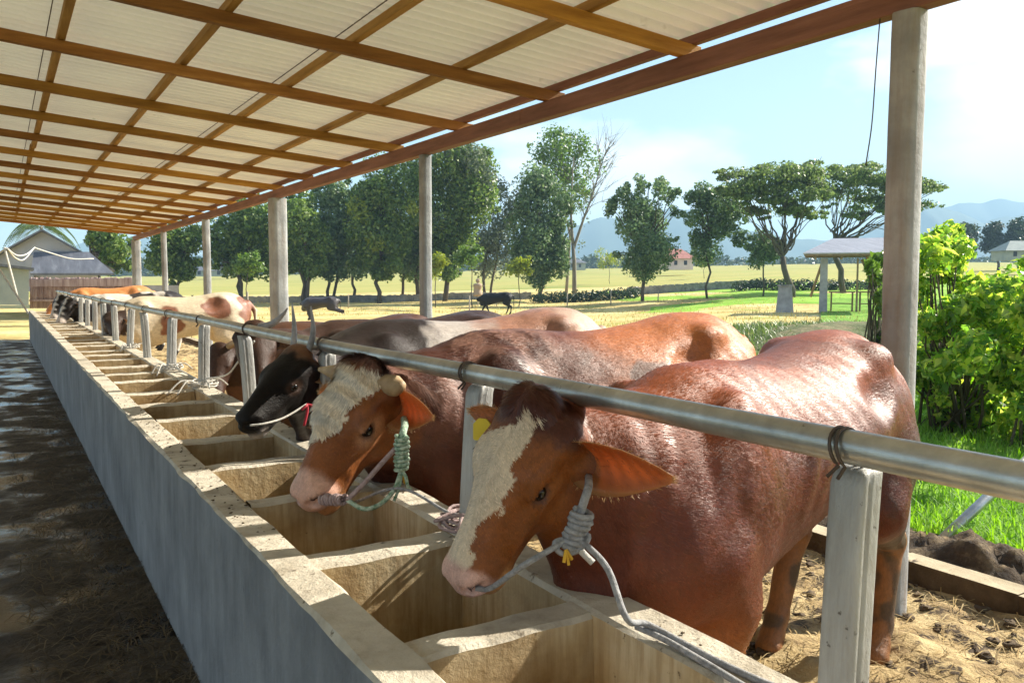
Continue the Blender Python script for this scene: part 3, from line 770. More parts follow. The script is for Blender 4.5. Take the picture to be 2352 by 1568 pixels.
    for (pts, rad, mt) in (horns or []):
        pw_ = np.array([H(*p) if len(p) == 3 else toL(p[:3]) for p in pts]); sp = spline(pw_, 6)
        rr = np.interp(np.linspace(0, 1, len(sp)), np.linspace(0, 1, len(rad)), rad)
        V_, F_ = tube(sp, rr, 12); mesh_obj('horn', toW(np.array(V_)), F_, M[mt], root, True)
    if tag_side is not None and tagobjs and tag_side >= 0:
        rt, e, m, q, Ln, Wd = tagobjs[tag_side]
        c = rt + e * Ln * .55 + m * .012; z = np.array([0, 0, -1.]); a = nrm(e - z * e.dot(z)); b_ = np.cross(a, z)
        b = MB(); pr = [(-.4, 0), (.4, 0), (1, .55), (1, 1.9), (.85, 2), (-.85, 2), (-1, 1.9), (-1, .55)]
        T = .03 * k
        V_ = [toW(c + a * x * T + z * y * T + b_ * .002) for x, y in pr] + [toW(c + a * x * T + z * y * T - b_ * .002) for x, y in pr]
        F_ = [tuple(range(8)), tuple(range(15, 7, -1))] + [(i, i + 8, (i + 1) % 8 + 8, (i + 1) % 8) for i in range(8)]
        mesh_obj('ear_tag', np.array(V_), F_, M['tag'], root)
    if fur:
        grow_fur(root, toW, V, Q, C, hc, inhead, Vb, fur, furfn, (u, n, s))
    return dict(root=root, H=H, toW=toW, u=u, n=n, s=s, k=k, kw=kw, V=V, hc=hc)

def grow_fur(root, toW, V, Q, C, hc, inhead, Vb, count, fn, AX, seed=2):
    """short tapered hairs rooted on the skin"""
    r = np.random.default_rng(seed)
    a, b, c, d = V[Q[:, 0]], V[Q[:, 1]], V[Q[:, 2]], V[Q[:, 3]]
    nn = np.cross(c - a, d - b); A = np.linalg.norm(nn, axis=1); nn /= A[:, None] + 1e-12
    fc = (a + b + c + d) / 4; hcf = hc[Q].mean(1); ihf = inhead[Q[:, 0]]; vbf = Vb[Q].mean(1)
    wgt, length, flow, wid, lift, curl, rootcol = fn(fc, vbf, hcf, ihf, nn, AX)
    pr = A * wgt; pr /= pr.sum()
    I = r.choice(len(Q), count, p=pr)
    t1, t2 = r.uniform(0, 1, (2, count, 1))
    p = (a[I] * (1 - t1) + b[I] * t1) * (1 - t2) + (d[I] * (1 - t1) + c[I] * t1) * t2
    nv = nn[I]; fl = flow[I] + r.normal(0, .15, (count, 3)); fl -= nv * (fl * nv).sum(1)[:, None]; fl /= np.linalg.norm(fl, axis=1)[:, None] + 1e-9
    sd = np.cross(nv, fl); L = (length[I] * r.uniform(.6, 1.25, count))[:, None]; w = (wid[I] * r.uniform(.7, 1.3, count))[:, None]
    lf = lift[I][:, None]; cu = curl[I][:, None] * np.sin(fc[I][:, :1] * 70 + fc[I][:, 2:] * 45)
    p0 = p - nv * .002; p1 = p + fl * L * .45 + nv * L * lf * .45 + sd * cu * L * .35; p2 = p + fl * L * .95 + nv * L * lf * .55 + sd * cu * L * .1
    VV = np.stack([p0 - sd * w, p0 + sd * w, p1 + sd * w * .8, p1 - sd * w * .8, p2 + sd * w * .25, p2 - sd * w * .25], 1).reshape(-1, 3)
    i = np.arange(count)[:, None] * 6
    FF = np.concatenate([i + np.array([0, 1, 2, 3]), i + np.array([3, 2, 4, 5])])
    col = np.repeat(C[Q[I, 0]], 6, axis=0)
    own = nv + fl * .35 * cu - sd * cu * .9; own /= np.linalg.norm(own, axis=1)[:, None]
    rotz = lambda q: toW(q) - np.array(root.location)
    mesh_obj('hair', toW(VV), np.ascontiguousarray(FF[:, ::-1]), M['hair'], root, True, attrs={'coat': col}, normals=rotz(np.repeat(own, 6, axis=0)))
def jit(V, sc, amp): return fbm(V, sc, 3) * amp
def legs_tone(C, Vb, V, c, z0=.62, z1=.40, f=.7): return mixc(C, sstep(z0, z1, Vb[:, 2]) * f, c)

def fur_common(base_len=.015, neck=.022, headlen=.010):
    def fn(fc, vb, hc, ih, nn, AX):
        u, n, s = AX; m = len(fc)
        w = np.where((nn[:, 1] > .45), .04, 1.0) * np.where(nn[:, 2] < -.6, .1, 1)
        w = w * np.where(vb[:, 2] < .45, .35, 1) * np.where(ih, 3.2, 1)
        L = np.full(m, base_len); L = np.where((vb[:, 0] < .45) & (vb[:, 2] > .85), neck, L)
        L = np.where(ih, headlen, L); tuft = ih & (hc[:, 0] < .055) & (np.abs(hc[:, 2]) < .08) & (hc[:, 1] > -.1); L = np.where(tuft, .034, L); w = np.where(tuft, w * 2.2, w); L = np.where(hc[:, 0] > .40, np.where(ih, .004, L), L)
        fl = np.tile(np.array([1., 0, -.5]), (m, 1)); fl[vb[:, 2] < .5] = (0.15, 0, -1)
        hf = u[None, :] * .5 + s[None, :] * (np.sign(hc[:, 2]) * .6)[:, None] - n[None, :] * .5
        fl = np.where(ih[:, None], hf, fl)
        wid = np.where(ih, .0011, .0013); lift = np.full(m, .14); curl = np.full(m, .12)
        return w, L, fl, wid, lift, curl, None
    return fn

# --- near bull: red brown with a broad white blaze
def coat_red(V, Vb, hc, ih):
    n1 = fbm(V, 3, 3); n2 = fbm(V + 4, 14, 2)
    C = np.tile(np.array([.092, .0165, .0050]), (len(V), 1)) * (1 + .18 * n1 + .1 * n2)[:, None]
    C = mixc(C, sstep(.9, 1.25, Vb[:, 2]) * .78, (.31, .072, .016))  # sunlit tone painted onto the back, above the shade-dark flank colour
    C = mixc(C, sstep(.10, -.05, Vb[:, 0]) * sstep(.55, .8, Vb[:, 2]) * .35, (.13, .03, .012))
    C = mixc(C, sstep(.30, .5, fbm(V * np.array([1, 1, 2.2]), 5, 3)) * sstep(.7, 1.0, Vb[:, 2]) * .5, (.10, .03, .014))
    C = mixc(C, sstep(.75, .45, Vb[:, 2]) * sstep(.5, .2, Vb[:, 0]) * .75, (.27, .085, .016)); C = legs_tone(C, Vb, V, (.30, .13, .04)); C = mixc(C, sstep(.25, .5, fbm(V + 21, 7, 3)) * sstep(1.0, .8, Vb[:, 2]) * sstep(1.15, 1.35, Vb[:, 0]) * .8, (.05, .036, .022))
    C = mixc(C, sstep(.75, .55, Vb[:, 2]) * sstep(1.74, 1.78, Vb[:, 0]), (.05, .018, .01))
    a, b, c = hc.T; e = jit(hc, 38, .010)
    sh = soft_head(hc, V); C = C * (1 - sh) + np.array([.225, .066, .010]) * (1 + .15 * n2)[:, None] * sh
    C = mixc(C, ih * sstep(.115, .07, a + e) * sstep(-.11, -.06, b), (.075, .020, .010))
    near = np.interp(a, [.05, .10, .165, .237, .283, .336, .382, .408, .421], [-.055, -.063, -.055, -.059, -.055, -.018, -.022, -.055, -.09])
    wide = (c > near + e) & (a > .094 + e * .6 + c * .35) & (c < .125) & (b > -.125 + .1 * (a > .34))
    strip = (c > near + e) & (c < -.014 + e) & (a > .038) & (a < .16)
    white = ih & (wide | strip) & (a < .45)
    C = np.where(white[:, None], np.array([.62, .50, .36]) * (1 + .08 * n2)[:, None], C)
    C = mixc(C, ih * sstep(.425, .445, a + e * .6) * sstep(-.135, -.09, b), (.60, .36, .29))
    C = mixc(C, ih * sstep(.37, .42, a) * sstep(-.10, -.135, b), (.52, .25, .09))
    for q in (-1, 1):
        d = np.sqrt(((a - .207) / .034) ** 2 + ((b + .065) / .022) ** 2 + ((c - q * .1) / .03) ** 2)
        C = mixc(C, ih * sstep(1.25, .7, d) * .7, (.06, .02, .012))
        d = np.sqrt(((a - .478) / .026) ** 2 + ((b + .056) / .013) ** 2 + ((c - q * .052) / .026) ** 2)
        C = mixc(C, ih * sstep(1.0, .6, d), (.035, .012, .010))
    return C
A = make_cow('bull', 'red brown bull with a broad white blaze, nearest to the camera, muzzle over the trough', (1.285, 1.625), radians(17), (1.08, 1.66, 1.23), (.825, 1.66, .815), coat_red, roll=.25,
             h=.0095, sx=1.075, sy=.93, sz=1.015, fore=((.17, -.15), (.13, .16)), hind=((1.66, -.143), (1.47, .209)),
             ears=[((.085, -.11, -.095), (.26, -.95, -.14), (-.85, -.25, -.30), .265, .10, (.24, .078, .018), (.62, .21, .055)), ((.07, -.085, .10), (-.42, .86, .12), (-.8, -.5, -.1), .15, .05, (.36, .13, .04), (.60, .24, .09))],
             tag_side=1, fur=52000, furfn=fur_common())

# --- second bull: curly cream forehead
def coat_curly(V, Vb, hc, ih):
    n1 = fbm(V, 3, 3); n2 = fbm(V + 4, 14, 2)
    C = np.tile(np.array([.125, .027, .007]), (len(V), 1)) * (1 + .2 * n1 + .1 * n2)[:, None]
    C = mixc(C, sstep(.55, 1.0, Vb[:, 0] + .15 * n1) * sstep(.8, 1.05, Vb[:, 2]) * .9, (.50, .150, .026))
    C = mixc(C, sstep(.62, .25, Vb[:, 0] + .2 * n1) * .8, (.055, .016, .010))
    C = mixc(C, sstep(.1, .35, fbm(V * np.array([1.6, 1, .6]) + 2, 6, 3)) * sstep(.9, .4, Vb[:, 0]) * sstep(.8, 1.05, Vb[:, 2]) * .7, (.30, .15, .11))
    C = mixc(C, sstep(.05, .3, fbm(V + 31, 6, 3)) * sstep(.55, .7, Vb[:, 0]) * sstep(1.15, .95, Vb[:, 0]) * sstep(1.22, 1.1, Vb[:, 2]) * .8, (.07, .028, .016))
    C = legs_tone(C, Vb, V, (.26, .10, .04))
    a, b, c = hc.T; e = jit(hc, 34, .012)
    sh = soft_head(hc, V); C = C * (1 - sh) + np.array([.235, .070, .012]) * (1 + .15 * n2)[:, None] * sh
    C = mixc(C, ih * sstep(.03, -.01, a + e), (.12, .05, .032))
    half = np.where(c < 0, np.interp(a, [0, .10, .132, .171, .224, .276, .30], [.098, .098, .074, .046, .050, .022, -.03]), .1)
    white = ih & (np.abs(c) < half + e) & (a > .012 + e * .6) & (a < .30 + e) & (b > -.10)
    C = np.where(white[:, None], np.array([.74, .64, .50]) * (1 + .08 * n2)[:, None], C)
    for q in (-1, 1):
        d = np.sqrt(((a - .20) / .075) ** 2 + ((b + .075) / .05) ** 2 + ((c - q * .1) / .05) ** 2)
        C = np.where((~white)[:, None], mixc(C, ih * sstep(1.2, .5, d + e * 5) * .75, (.50, .24, .12)), C)
        d = np.sqrt(((a - .207) / .034) ** 2 + ((b + .065) / .022) ** 2 + ((c - q * .1) / .03) ** 2)
        C = mixc(C, ih * sstep(1.2, .7, d) * .8, (.07, .025, .015))
    C = mixc(C, ih * sstep(.385, .415, a + e * .4) * sstep(-.15, -.10, b), (.60, .35, .26))
    C = mixc(C, ih * sstep(.37, .42, a) * sstep(-.10, -.135, b), (.50, .24, .10))
    for q in (-1, 1):
        d = np.sqrt(((a - .478) / .026) ** 2 + ((b + .056) / .013) ** 2 + ((c - q * .052) / .026) ** 2)
        C = mixc(C, ih * sstep(1.0, .6, d), (.035, .012, .010))
    return C
def fur_curly(fc, vb, hc, ih, nn, AX):
    w, L, fl, wid, lift, curl, _ = fur_common(.016, .03, .010)(fc, vb, hc, ih, nn, AX)
    u, n, s = AX; a, b, c = hc.T
    half = np.where(c < 0, np.interp(a, [-.03, .10, .132, .171, .224, .276, .30], [.098, .098, .074, .046, .050, .022, -.03]), .1)
    f = ih & (np.abs(c) < half) & (a < .295) & (b > -.10)
    w = np.where(f, 11., w); L = np.where(f, .030, L); wid = np.where(f, .0016, wid); lift = np.where(f, .24, lift); curl = np.where(f, .9, curl)
    L = np.where(ih & (a < .02), .05, L); w = np.where(ih & (a < .02), 8, w)
    ff = u[None, :] * .8 + s[None, :] * (c * 9 + .6 * np.sin(a * 46 + c * 22))[:, None]
    fl = np.where(f[:, None], ff, fl)
    return w, L, fl, wid, lift, curl, None
Bc = make_cow('bull', 'brown bull with a curly cream forehead and short blunt horns, second along the trough', (1.33, 2.97), radians(1), (1.11, 2.86, 1.20), (.79, 2.71, .79), coat_curly,
              h=.0105, sx=1.11, sy=1.04, sz=1.04, hump=0, nscale=1.08, hs=1.06,
              ears=[((.085, -.11, -.10), (.2, -.97, -.06), (-.9, -.35, .12), .205, .105, (.32, .12, .034), (.66, .20, .06)), ((.07, -.085, .10), (-.42, .86, -.05), (-.8, -.5, -.1), .15, .06, (.42, .19, .07), (.60, .27, .10))],
              horns=[([(.045, -.05, -.06), (.045, -.045, -.105), (.045, -.04, -.145), (.045, -.035, -.178)], [.040, .042, .038, .014], 'horn'), ([(.02, -.045, .06), (.02, -.03, .12), (.02, -.02, .19)], [.034, .03, .008], 'horn')],
              tag_side=1, fur=62000, furfn=fur_curly)

# --- third: black head turned to the camera side, dark body with a pale saddle
def coat_black(V, Vb, hc, ih):
    n1 = fbm(V, 3, 3)
    C = np.tile(np.array([.022, .013, .011]), (len(V), 1)) * (1 + .2 * n1)[:, None]
    x = Vb[:, 0] + .10 * fbm(V * np.array([1, 1, .45]), 8, 3) + .25 * (1.15 - Vb[:, 2])
    C = mixc(C, sstep(.50, .60, x) * sstep(.85, 1.05, Vb[:, 2]), (.42, .37, .33))
    C = mixc(C, sstep(.72, .92, x), (.32, .14, .075))
    C = mixc(C, sstep(1.1, 1.5, x), (.40, .26, .18))
    a, b, c = hc.T
    sh = soft_head(hc, V); C = C * (1 - sh) + np.array([.008, .006, .005]) * sh
    C = mixc(C, ih * sstep(.09, .02, a + jit(hc, 30, .02)) * sstep(-.12, -.04, b), (.16, .065, .025))
    C = mixc(C, ih * sstep(.395, .43, a) * sstep(-.12, -.16, b), (.30, .26, .23))
    for q in (-1, 1):
        d = np.sqrt(((a - .207) / .05) ** 2 + ((b + .063) / .04) ** 2 + ((c - q * .1) / .04) ** 2)
        C = mixc(C, ih * sstep(1.2, .6, d) * .6, (.075, .035, .02))
    return C
hC1, hC2 = at(671, 697, 3.78), at(714, 703, 3.62)
w4 = lambda p: (p[0], p[1], p[2], 'w')
Cc = make_cow('bull', 'black headed bull with two pale upright horns, its nose string tied in red', (1.36, 4.18), radians(0), (1.12, 3.63, 1.20), (.79, 3.45, .955), coat_black,
              h=.013, sx=1.10, sy=1.02, sz=1.035, hump=0, nscale=1.05,
              ears=[((.075, -.09, -.10), (.80, -.45, -.05), (-.4, -.8, -.1), .15, .055, (.10, .045, .02), (.30, .14, .06))],
              horns=[([(.0, -.02, .05), w4(hC1 * .45 + np.array([1.12, 3.67, 1.19]) * .55), w4(hC1)], [.016, .012, .003], 'horn_dark'), ([(.0, -.02, -.05), w4(hC2 * .45 + np.array([1.17, 3.56, 1.19]) * .55), w4(hC2)], [.016, .012, .003], 'horn_dark')],
              tag_side=-1)

# --- fourth: dark brown, head up behind the rail
def plain_coat(base, top=None, face=None, legs=None, patches=None):
    def fn(V, Vb, hc, ih):
        n1 = fbm(V, 3, 3); C = np.tile(np.array(base, float), (len(V), 1)) * (1 + .2 * n1)[:, None]
        if top is not None: C = mixc(C, sstep(.8, 1.15, Vb[:, 2] + .1 * n1) * .8, top)
        if patches is not None:
            th, sc, col = patches; C = mixc(C, sstep(th, th + .08, fbm(V + 11, sc, 2)), col)
        if face is not None: C = mixc(C, ih * 1.0, face)
        if legs is not None: C = mixc(C, sstep(.5, .3, Vb[:, 2]), legs)
        C = mixc(C, ih * sstep(.40, .44, hc[:, 0]), np.array(base) * .5)
        return C
    return fn
hD = [at(600, 752, 5.12), at(628, 742, 5.05), at(650, 722, 5.0), at(661, 707, 4.98)]
Dc = make_cow('cow', 'dark brown cow with one long black horn sweeping upward above the rail', (1.62, 5.55), radians(0), tuple(at(585, 742, 5.15)), (1.31, 4.93, .86), plain_coat((.040, .017, .010), (.045, .019, .011), (.045, .019, .010)),
              h=.018, sx=1.08, sz=.985, nscale=.95,
              ears=[((.07, -.09, -.10), (.7, -.5, -.3), (-.5, -.7, 0), .16, .05, (.07, .03, .015), (.22, .12, .06))],
              horns=[([(.02, -.02, -.03)] + [w4(p) for p in hD], [.032, .028, .020, .012, .004], 'horn_dark')], tag_side=-1)
Ec = make_cow('cow', 'chestnut brown cow with its head lowered into the trough', (1.66, 6.85), radians(0), (1.44, 6.72, 1.00), (1.34, 6.50, .62), plain_coat((.10, .036, .013), (.08, .03, .014), (.045, .02, .012)),
              h=.02, sx=1.05, sz=.93, ears=[((.07, -.09, -.10), (.6, -.7, -.1), (-.5, -.7, 0), .17, .05, (.2, .08, .03), (.3, .16, .08))],
              horns=[([(.02, -.02, -.06), (.0, .03, -.14), (.03, .10, -.17)], [.028, .022, .004], 'horn')], tag_side=-1)
def coat_cream(V, Vb, hc, ih):
    C = np.tile(np.array([.60, .50, .36]), (len(V), 1))
    C = mixc(C, sstep(.1, .2, Vb[:, 0] - .45 + .3 * fbm(V, 4, 2)) * sstep(.75, .55, Vb[:, 0]) * .5, (.45, .30, .2))
    for (x, z, rx, rz) in ((1.22, 1.08, .17, .15), (1.66, 1.0, .14, .32), (.62, .9, .14, .2)):
        d = np.sqrt(((Vb[:, 0] - x) / rx) ** 2 + ((Vb[:, 2] - z) / rz) ** 2) + .3 * fbm(V, 7, 2)
        C = mixc(C, sstep(1.1, .9, d), (.22, .085, .045))
    return mixc(C, ih * 1.0, (.04, .022, .015))
Fc = make_cow('cow', 'cream cow with a chocolate brown patch on its flank', (1.38, 13.0), radians(2), (1.30, 12.8, 1.05), (1.32, 12.4, .80), coat_cream,
              h=.024, sx=1.10, sz=1.02, ears=[((.07, -.09, -.10), (.6, -.7, -.1), (-.5, -.7, 0), .17, .05, (.3, .2, .12), (.4, .26, .16))], tag_side=-1)
def coat_pied(V, Vb, hc, ih):
    m = sstep(.02, .10, fbm(V + 5, 3.2, 2)); C = np.tile(np.array([.025, .02, .02]), (len(V), 1)); C = mixc(C, m, (.60, .56, .50))
    C = np.where(ih[:, None], mixc(np.tile(np.array([.02, .016, .015]), (len(V), 1)), sstep(.03, .0, np.abs(hc[:, 2]) - .01 + .03 * fbm(hc, 20, 2)), (.6, .55, .5)), C)
    return mixc(C, ih * sstep(.36, .40, hc[:, 0]), (.5, .42, .36))
Hc = make_cow('cow', 'black and white pied cow, the larger of the two near the far end', (1.35, 17.4), radians(2), (1.05, 17.3, 1.16), (.82, 17.1, .74), coat_pied,
              h=.028, sx=1.05, sz=1.0, ears=[((.07, -.09, -.10), (.6, -.7, -.1), (-.5, -.7, 0), .17, .05, (.03, .025, .025), (.2, .14, .1))], tag_side=-1, eyes=False)
H2 = make_cow('cow', 'smaller pied cow with a black face beside the last rail posts', (1.38, 19.3), radians(-2), (1.02, 19.2, 1.20), (.80, 19.0, .74), coat_pied,
              h=.03, sx=.95, sz=.97, ears=[((.07, -.09, -.10), (.6, -.7, -.1), (-.5, -.7, 0), .17, .05, (.03, .025, .025), (.2, .14, .1))], tag_side=-1, eyes=False)
Gc = make_cow('cow', 'bright orange brown cow standing before the bamboo fence at the far end', (1.30, 22.3), radians(0), (1.02, 22.2, .95), (.82, 22.0, .6), plain_coat((.52, .20, .06), (.58, .24, .08)),
              h=.03, sx=1.15, sz=1.06, ears=[((.07, -.09, -.10), (.6, -.7, -.1), (-.5, -.7, 0), .17, .05, (.4, .16, .05), (.4, .2, .1))], tag_side=-1, eyes=False)
# --- grazing in the field
g1 = at(1136, 722, 47)
K1 = make_cow('cow', 'black cow walking across the straw field with its head to the left', tuple(g1 - np.array([CP, -SP, 0]) * .75), -PSI, tuple(at(1118, 676, 47)), tuple(at(1092, 684, 46.9)), plain_coat((.012, .011, .012)),
              h=.04, sx=1.02, sz=.98, fore=((.0, -.15), (.42, .16)), hind=((1.62, -.17), (1.4, .17)), eyes=False, tag_side=-1, group='loose cattle in the straw field',
              ears=[((.07, -.09, -.10), (.2, -.9, .1), (-.5, -.7, 0), .18, .05, (.02, .02, .02), (.05, .04, .04))])
g2 = at(737, 735, 30)
K2 = make_cow('calf', 'slate grey calf grazing on the straw field in front of the stone wall', tuple(g2 - np.array([CP, -SP, 0]) * .62), -PSI, tuple(at(700, 690, 30)), tuple(at(686, 697, 30)), plain_coat((.05, .042, .045)),
              h=.035, sx=.74, sz=.66, sy=.8, eyes=False, tag_side=-1, group='loose cattle in the straw field', cat='calf',
              ears=[((.07, -.09, -.10), (.2, -.9, .1), (-.5, -.7, 0), .14, .04, (.05, .045, .045), (.08, .06, .06))])

# ------------------------------------------------------------------ ropes
def rope(name, label, pts, r, mat, n=8, parent=None):
    o = MB().tube(spline(pts, 6), r, n).build(name, M[mat], parent, smooth=True)
    if parent is None: tag(o, label, 'rope')
    return o
def coil(c, ax, R, turns, length, r, mat, parent, name):
    ax = nrm(ax); e1 = nrm(np.cross(ax, (0.3, .9, .2))); e2 = np.cross(ax, e1); T = np.linspace(0, turns * 2 * pi, int(turns * 14))
    P = [np.array(c) + ax * length * t / T[-1] + (e1 * cos(t) + e2 * sin(t)) * R * (1 + .12 * math.sin(t * 1.7)) for t in T]
    return MB().tube(P, r, 6).build(name, M[mat], parent, smooth=True)
def wh(c, a, b, s): return c['toW'](c['H'](a, b, s))
# near bull: grey cord from nostril to throat knot, then over the ledge
h = thing('halter', 'grey halter cord of the nearest bull, thickly knotted under its jaw', 'halter', wh(A, .30, -.2, -.1), 'halters')
k0 = at(1312, 1235, 1.80)
rope('nose_cord', '', [wh(A, .470, -.070, -.045), wh(A, .452, -.085, -.076), at(1205, 1296, 1.755), k0], .0068, 'rope_grey', parent=h)
rope('cheek_cord', '', [k0, at(1330, 1185, 1.80), at(1345, 1140, 1.80), at(1352, 1115, 1.84), at(1352, 1095, 1.92)], .0095, 'rope_grey', parent=h)
coil(k0 + np.array([0, 0, -.02]), at(1338, 1160, 1.80) - k0, .021, 7, .085, .0072, 'rope_grey', h, 'knot')
rope('loop', '', [k0, at(1275, 1245, 1.79), at(1290, 1270, 1.78), at(1330, 1262, 1.78), at(1352, 1230, 1.79), k0], .0065, 'rope_grey', parent=h)
rope('loose_end', '', [k0, at(1335, 1265, 1.78), at(1362, 1292, 1.77)], .0075, 'rope_white', parent=h)
tw = at(1300, 1262, 1.77)
MB().tube([tw, tw + np.array([-.010, -.006, -.025])], .004, 5).tube([tw, tw + np.array([.012, -.006, -.022])], .004, 5).tube([tw, tw + np.array([.002, -.008, -.032])], .0035, 5).build('twine', M['twine'], h)
rope('lead_cord', '', [k0, at(1350, 1255, 1.77), at(1398, 1310, 1.73), at(1440, 1420, 1.66), np.array([1.165, 1.33, .765]), np.array([1.185, 1.16, .752]), np.array([1.20, 1.02, .752]), np.array([1.23, .93, .755]), np.array([1.27, .84, .752]), np.array([1.262, .70, .752])], .0072, 'rope_grey', parent=h)
rope('loose_rope', 'second grey rope lying along the trough edge at the near bull', [np.array([1.156, 1.36, .752]), np.array([1.163, 1.28, .753]), np.array([1.160, 1.15, .752]), np.array([1.150, 1.02, .753]), np.array([1.152, .9, .752]), np.array([1.148, .7, .752])], .007, 'rope_grey')
# second bull
h = thing('halter', 'mauve nose rope of the curly faced bull with a green bound knot and yellow twine', 'halter', wh(Bc, .30, -.2, -.1), 'halters')
k1 = at(922, 1010, 2.78)
b0 = at(798, 1148, 2.70)
rope('nose_cord', '', [b0, at(840, 1105, 2.70), at(880, 1060, 2.74), at(908, 1030, 2.77)], .0085, 'rope_pink', parent=h)
coil(wh(Bc, .462, -.070, -.060), b0 - wh(Bc, .462, -.070, -.060), .015, 8, .10, .0062, 'rope_pink', h, 'nose_binding')
coil(at(922, 1078, 2.77), (0.03, 0, 1), .020, 8, .115, .0075, 'rope_green', h, 'knot')
rope('throat_cord', '', [k1, at(926, 992, 2.79), at(930, 975, 2.84), at(928, 962, 2.95)], .013, 'rope_green', parent=h)
t0 = at(922, 1080, 2.76)
MB().tube([t0, t0 + np.array([-.012, -.004, -.05])], .007, 6).tube([t0, t0 + np.array([.014, -.004, -.045])], .007, 6).build('twine', M['twine'], h)
rope('lead_cord', '', [t0, at(905, 1125, 2.73), at(872, 1158, 2.69), at(835, 1168, 2.68), b0], .0078, 'rope_green', parent=h)
rope('tail_end', '', [t0, at(932, 1095, 2.74), at(937, 1118, 2.74), at(945, 1124, 2.74)], .006, 'rope_green', parent=h)
rope('second_end', '', [t0, at(918, 1115, 2.74), at(905, 1150, 2.73)], .0055, 'rope_green', parent=h)
# black headed bull
h = thing('halter', 'thin pale nose string with a red bow on the black headed bull', 'halter', wh(Cc, .25, -.2, -.1), 'halters')
k2 = wh(Cc, .20, -.175, -.115)
rope('nose_cord', '', [wh(Cc, .485, -.065, -.05), wh(Cc, .44, -.09, -.088), wh(Cc, .34, -.14, -.10), k2], .0045, 'rope_white', parent=h)
b = MB()
for dx, dz in ((-.02, -.09), (.05, -.10), (.02, -.03), (-.03, -.02)):
    b.tube(spline([k2 + np.array([0, -.01, 0]), k2 + np.array([dx * .7 + .01, -.02, dz * .3]), k2 + np.array([dx, -.02, dz])], 5), .0058, 6)
b.tube(spline([k2 + np.array([.03, -.015, -.06]), k2 + np.array([.075, -.02, -.13]), k2 + np.array([.11, -.02, -.20])], 5), .010, 6)
b.build('bow', M['rope_red'], h, smooth=True)
# tether knots of pale rope at the feet of several posts
lab = {2: 'frayed straw coloured rope at the foot of the post beside the near bull', 5: 'thick white rope bundle at the post foot left of the black head', 6: 'white rope wound round the post one bay beyond the thick bundle', 8: 'small knot of white rope at a far post, the farthest knot'}
for i, lb in lab.items():
    y = PY[i]; r = random.Random(i); b = MB(); n = 5 if i != 8 else 3
    for q in range(n):
        a0 = r.uniform(0, 6); pts = []
        for t in range(9):
            a = a0 + t * .85; rr = .064 + r.uniform(-.014, .05)
            pts.append((RX + rr * cos(a), y + rr * sin(a) * 1.0, max(ZT + .008, ZT + .008 + .007 * q + r.uniform(-.01, .022)) if RX + rr * cos(a) > XJ + .012 else ZT + .02 + r.uniform(-.015, .015)))
        b.tube(spline(pts, 4), .0055, 6)
    for q in range(4):
        a = r.uniform(3.3, 6.0); l = r.uniform(.1, .22)
        p = np.array([RX + .05 * cos(a), y + .05 * sin(a), ZT + .03])
        d = np.array([cos(a), sin(a), 0]) * l
        b.tube(spline([p, p + d * .5 + np.array([0, 0, .025]), p + d + np.array([0, 0, -.022 if RX + d[0] > XJ + .02 else -.06])], 5), .0055, 6)
    o = b.build('tether_knot', M['rope_white'] if i != 2 else M['rope_pink'], None, smooth=True); tag(o, lb, 'rope', 'tether ropes at the post feet')
rope('tether_rope', 'slack white rope looping from the rope bundle across to the next post', [(RX - .03, PY[5] + .05, ZT + .05), (RX + .10, PY[5] - .25, ZT + .10), (RX + .12, PY[5] - .55, ZT + .22), (RX + .06, PY[4] + .12, ZT + .40)], .006, 'rope_white')
rope('tether_rope', 'white rope hanging in a low loop between the two roped posts', [(RX - .03, PY[6], ZT + .06), (RX + .03, PY[6] - .4, ZT + .02), (RX + .03, PY[5] + .35, ZT + .015), (RX - .02, PY[5] + .06, ZT + .04)], .006, 'rope_white')
rope('tether_rope', 'thin dark rope strung from the curly bull back to the near post foot', [wh(Bc, .40, -.21, -.04), (1.10, 2.50, .82), (1.17, 2.30, .78), (1.195, 2.26, .775)], .005, 'rope_grey')
# ------------------------------------------------------------------ terrain
def gz(x, y):
    x = np.asarray(x, float); y = np.asarray(y, float)
    D = x * SP + y * CP; a = (x * CP - y * SP) / np.maximum(D, 1)
    z = -.06 - .36 * sstep(14, 40, D) * (1 - sstep(.10, .36, a))
    st = np.interp(a, [-.25, -.04, .117, .25], [78, 66, 52, 45]); sl = np.interp(a, [-.38, -.06, .5], [.014, .021, .030])
    z = z + sl * np.maximum(0, np.minimum(D, 330) - st) * (D > 5)
    return z + .10 * sstep(9, 30, D) * fbm(np.stack([x.ravel(), y.ravel(), 0 * x.ravel()], 1), .18, 3).reshape(x.shape) * (D < 90)
def gat(u, D):
    """ground point under picture column u at depth D"""
    p = at(u, 784, D); p[2] = float(gz(p[0], p[1])); return p
def fan(name, az, rad, zf, mat, kind='structure'):
    A, Rr = np.meshgrid(az, rad, indexing='ij'); X = Rr * np.sin(A); Y = Rr * np.cos(A)
    P = np.stack([X.ravel(), Y.ravel(), zf(X, Y).ravel()], 1); n, m = X.shape; ii = np.arange(n * m).reshape(n, m)
    F = np.stack([ii[:-1, :-1], ii[:-1, 1:], ii[1:, 1:], ii[1:, :-1]], -1).reshape(-1, 4)[:, ::-1]
    o = mesh_obj(name, P, F, mat, None, True); o['kind'] = kind; return o
M['earth'] = mat_noise('earth', [(.3, (.20, .15, .06)), (.5, (.34, .27, .10)), (.7, (.22, .26, .06))], .12, rough=1, bump=.5, bscale=2, dist=.2)
M['strawfield'] = mat_noise('straw_field', [(.28, (.33, .26, .09)), (.42, (.50, .38, .15)), (.55, (.64, .51, .22)), (.72, (.74, .62, .32))], .30, rough=1, bump=.9, bscale=3.2, dist=.15, spots=(.42, .57, (.34, .37, .10)), spec=.1)
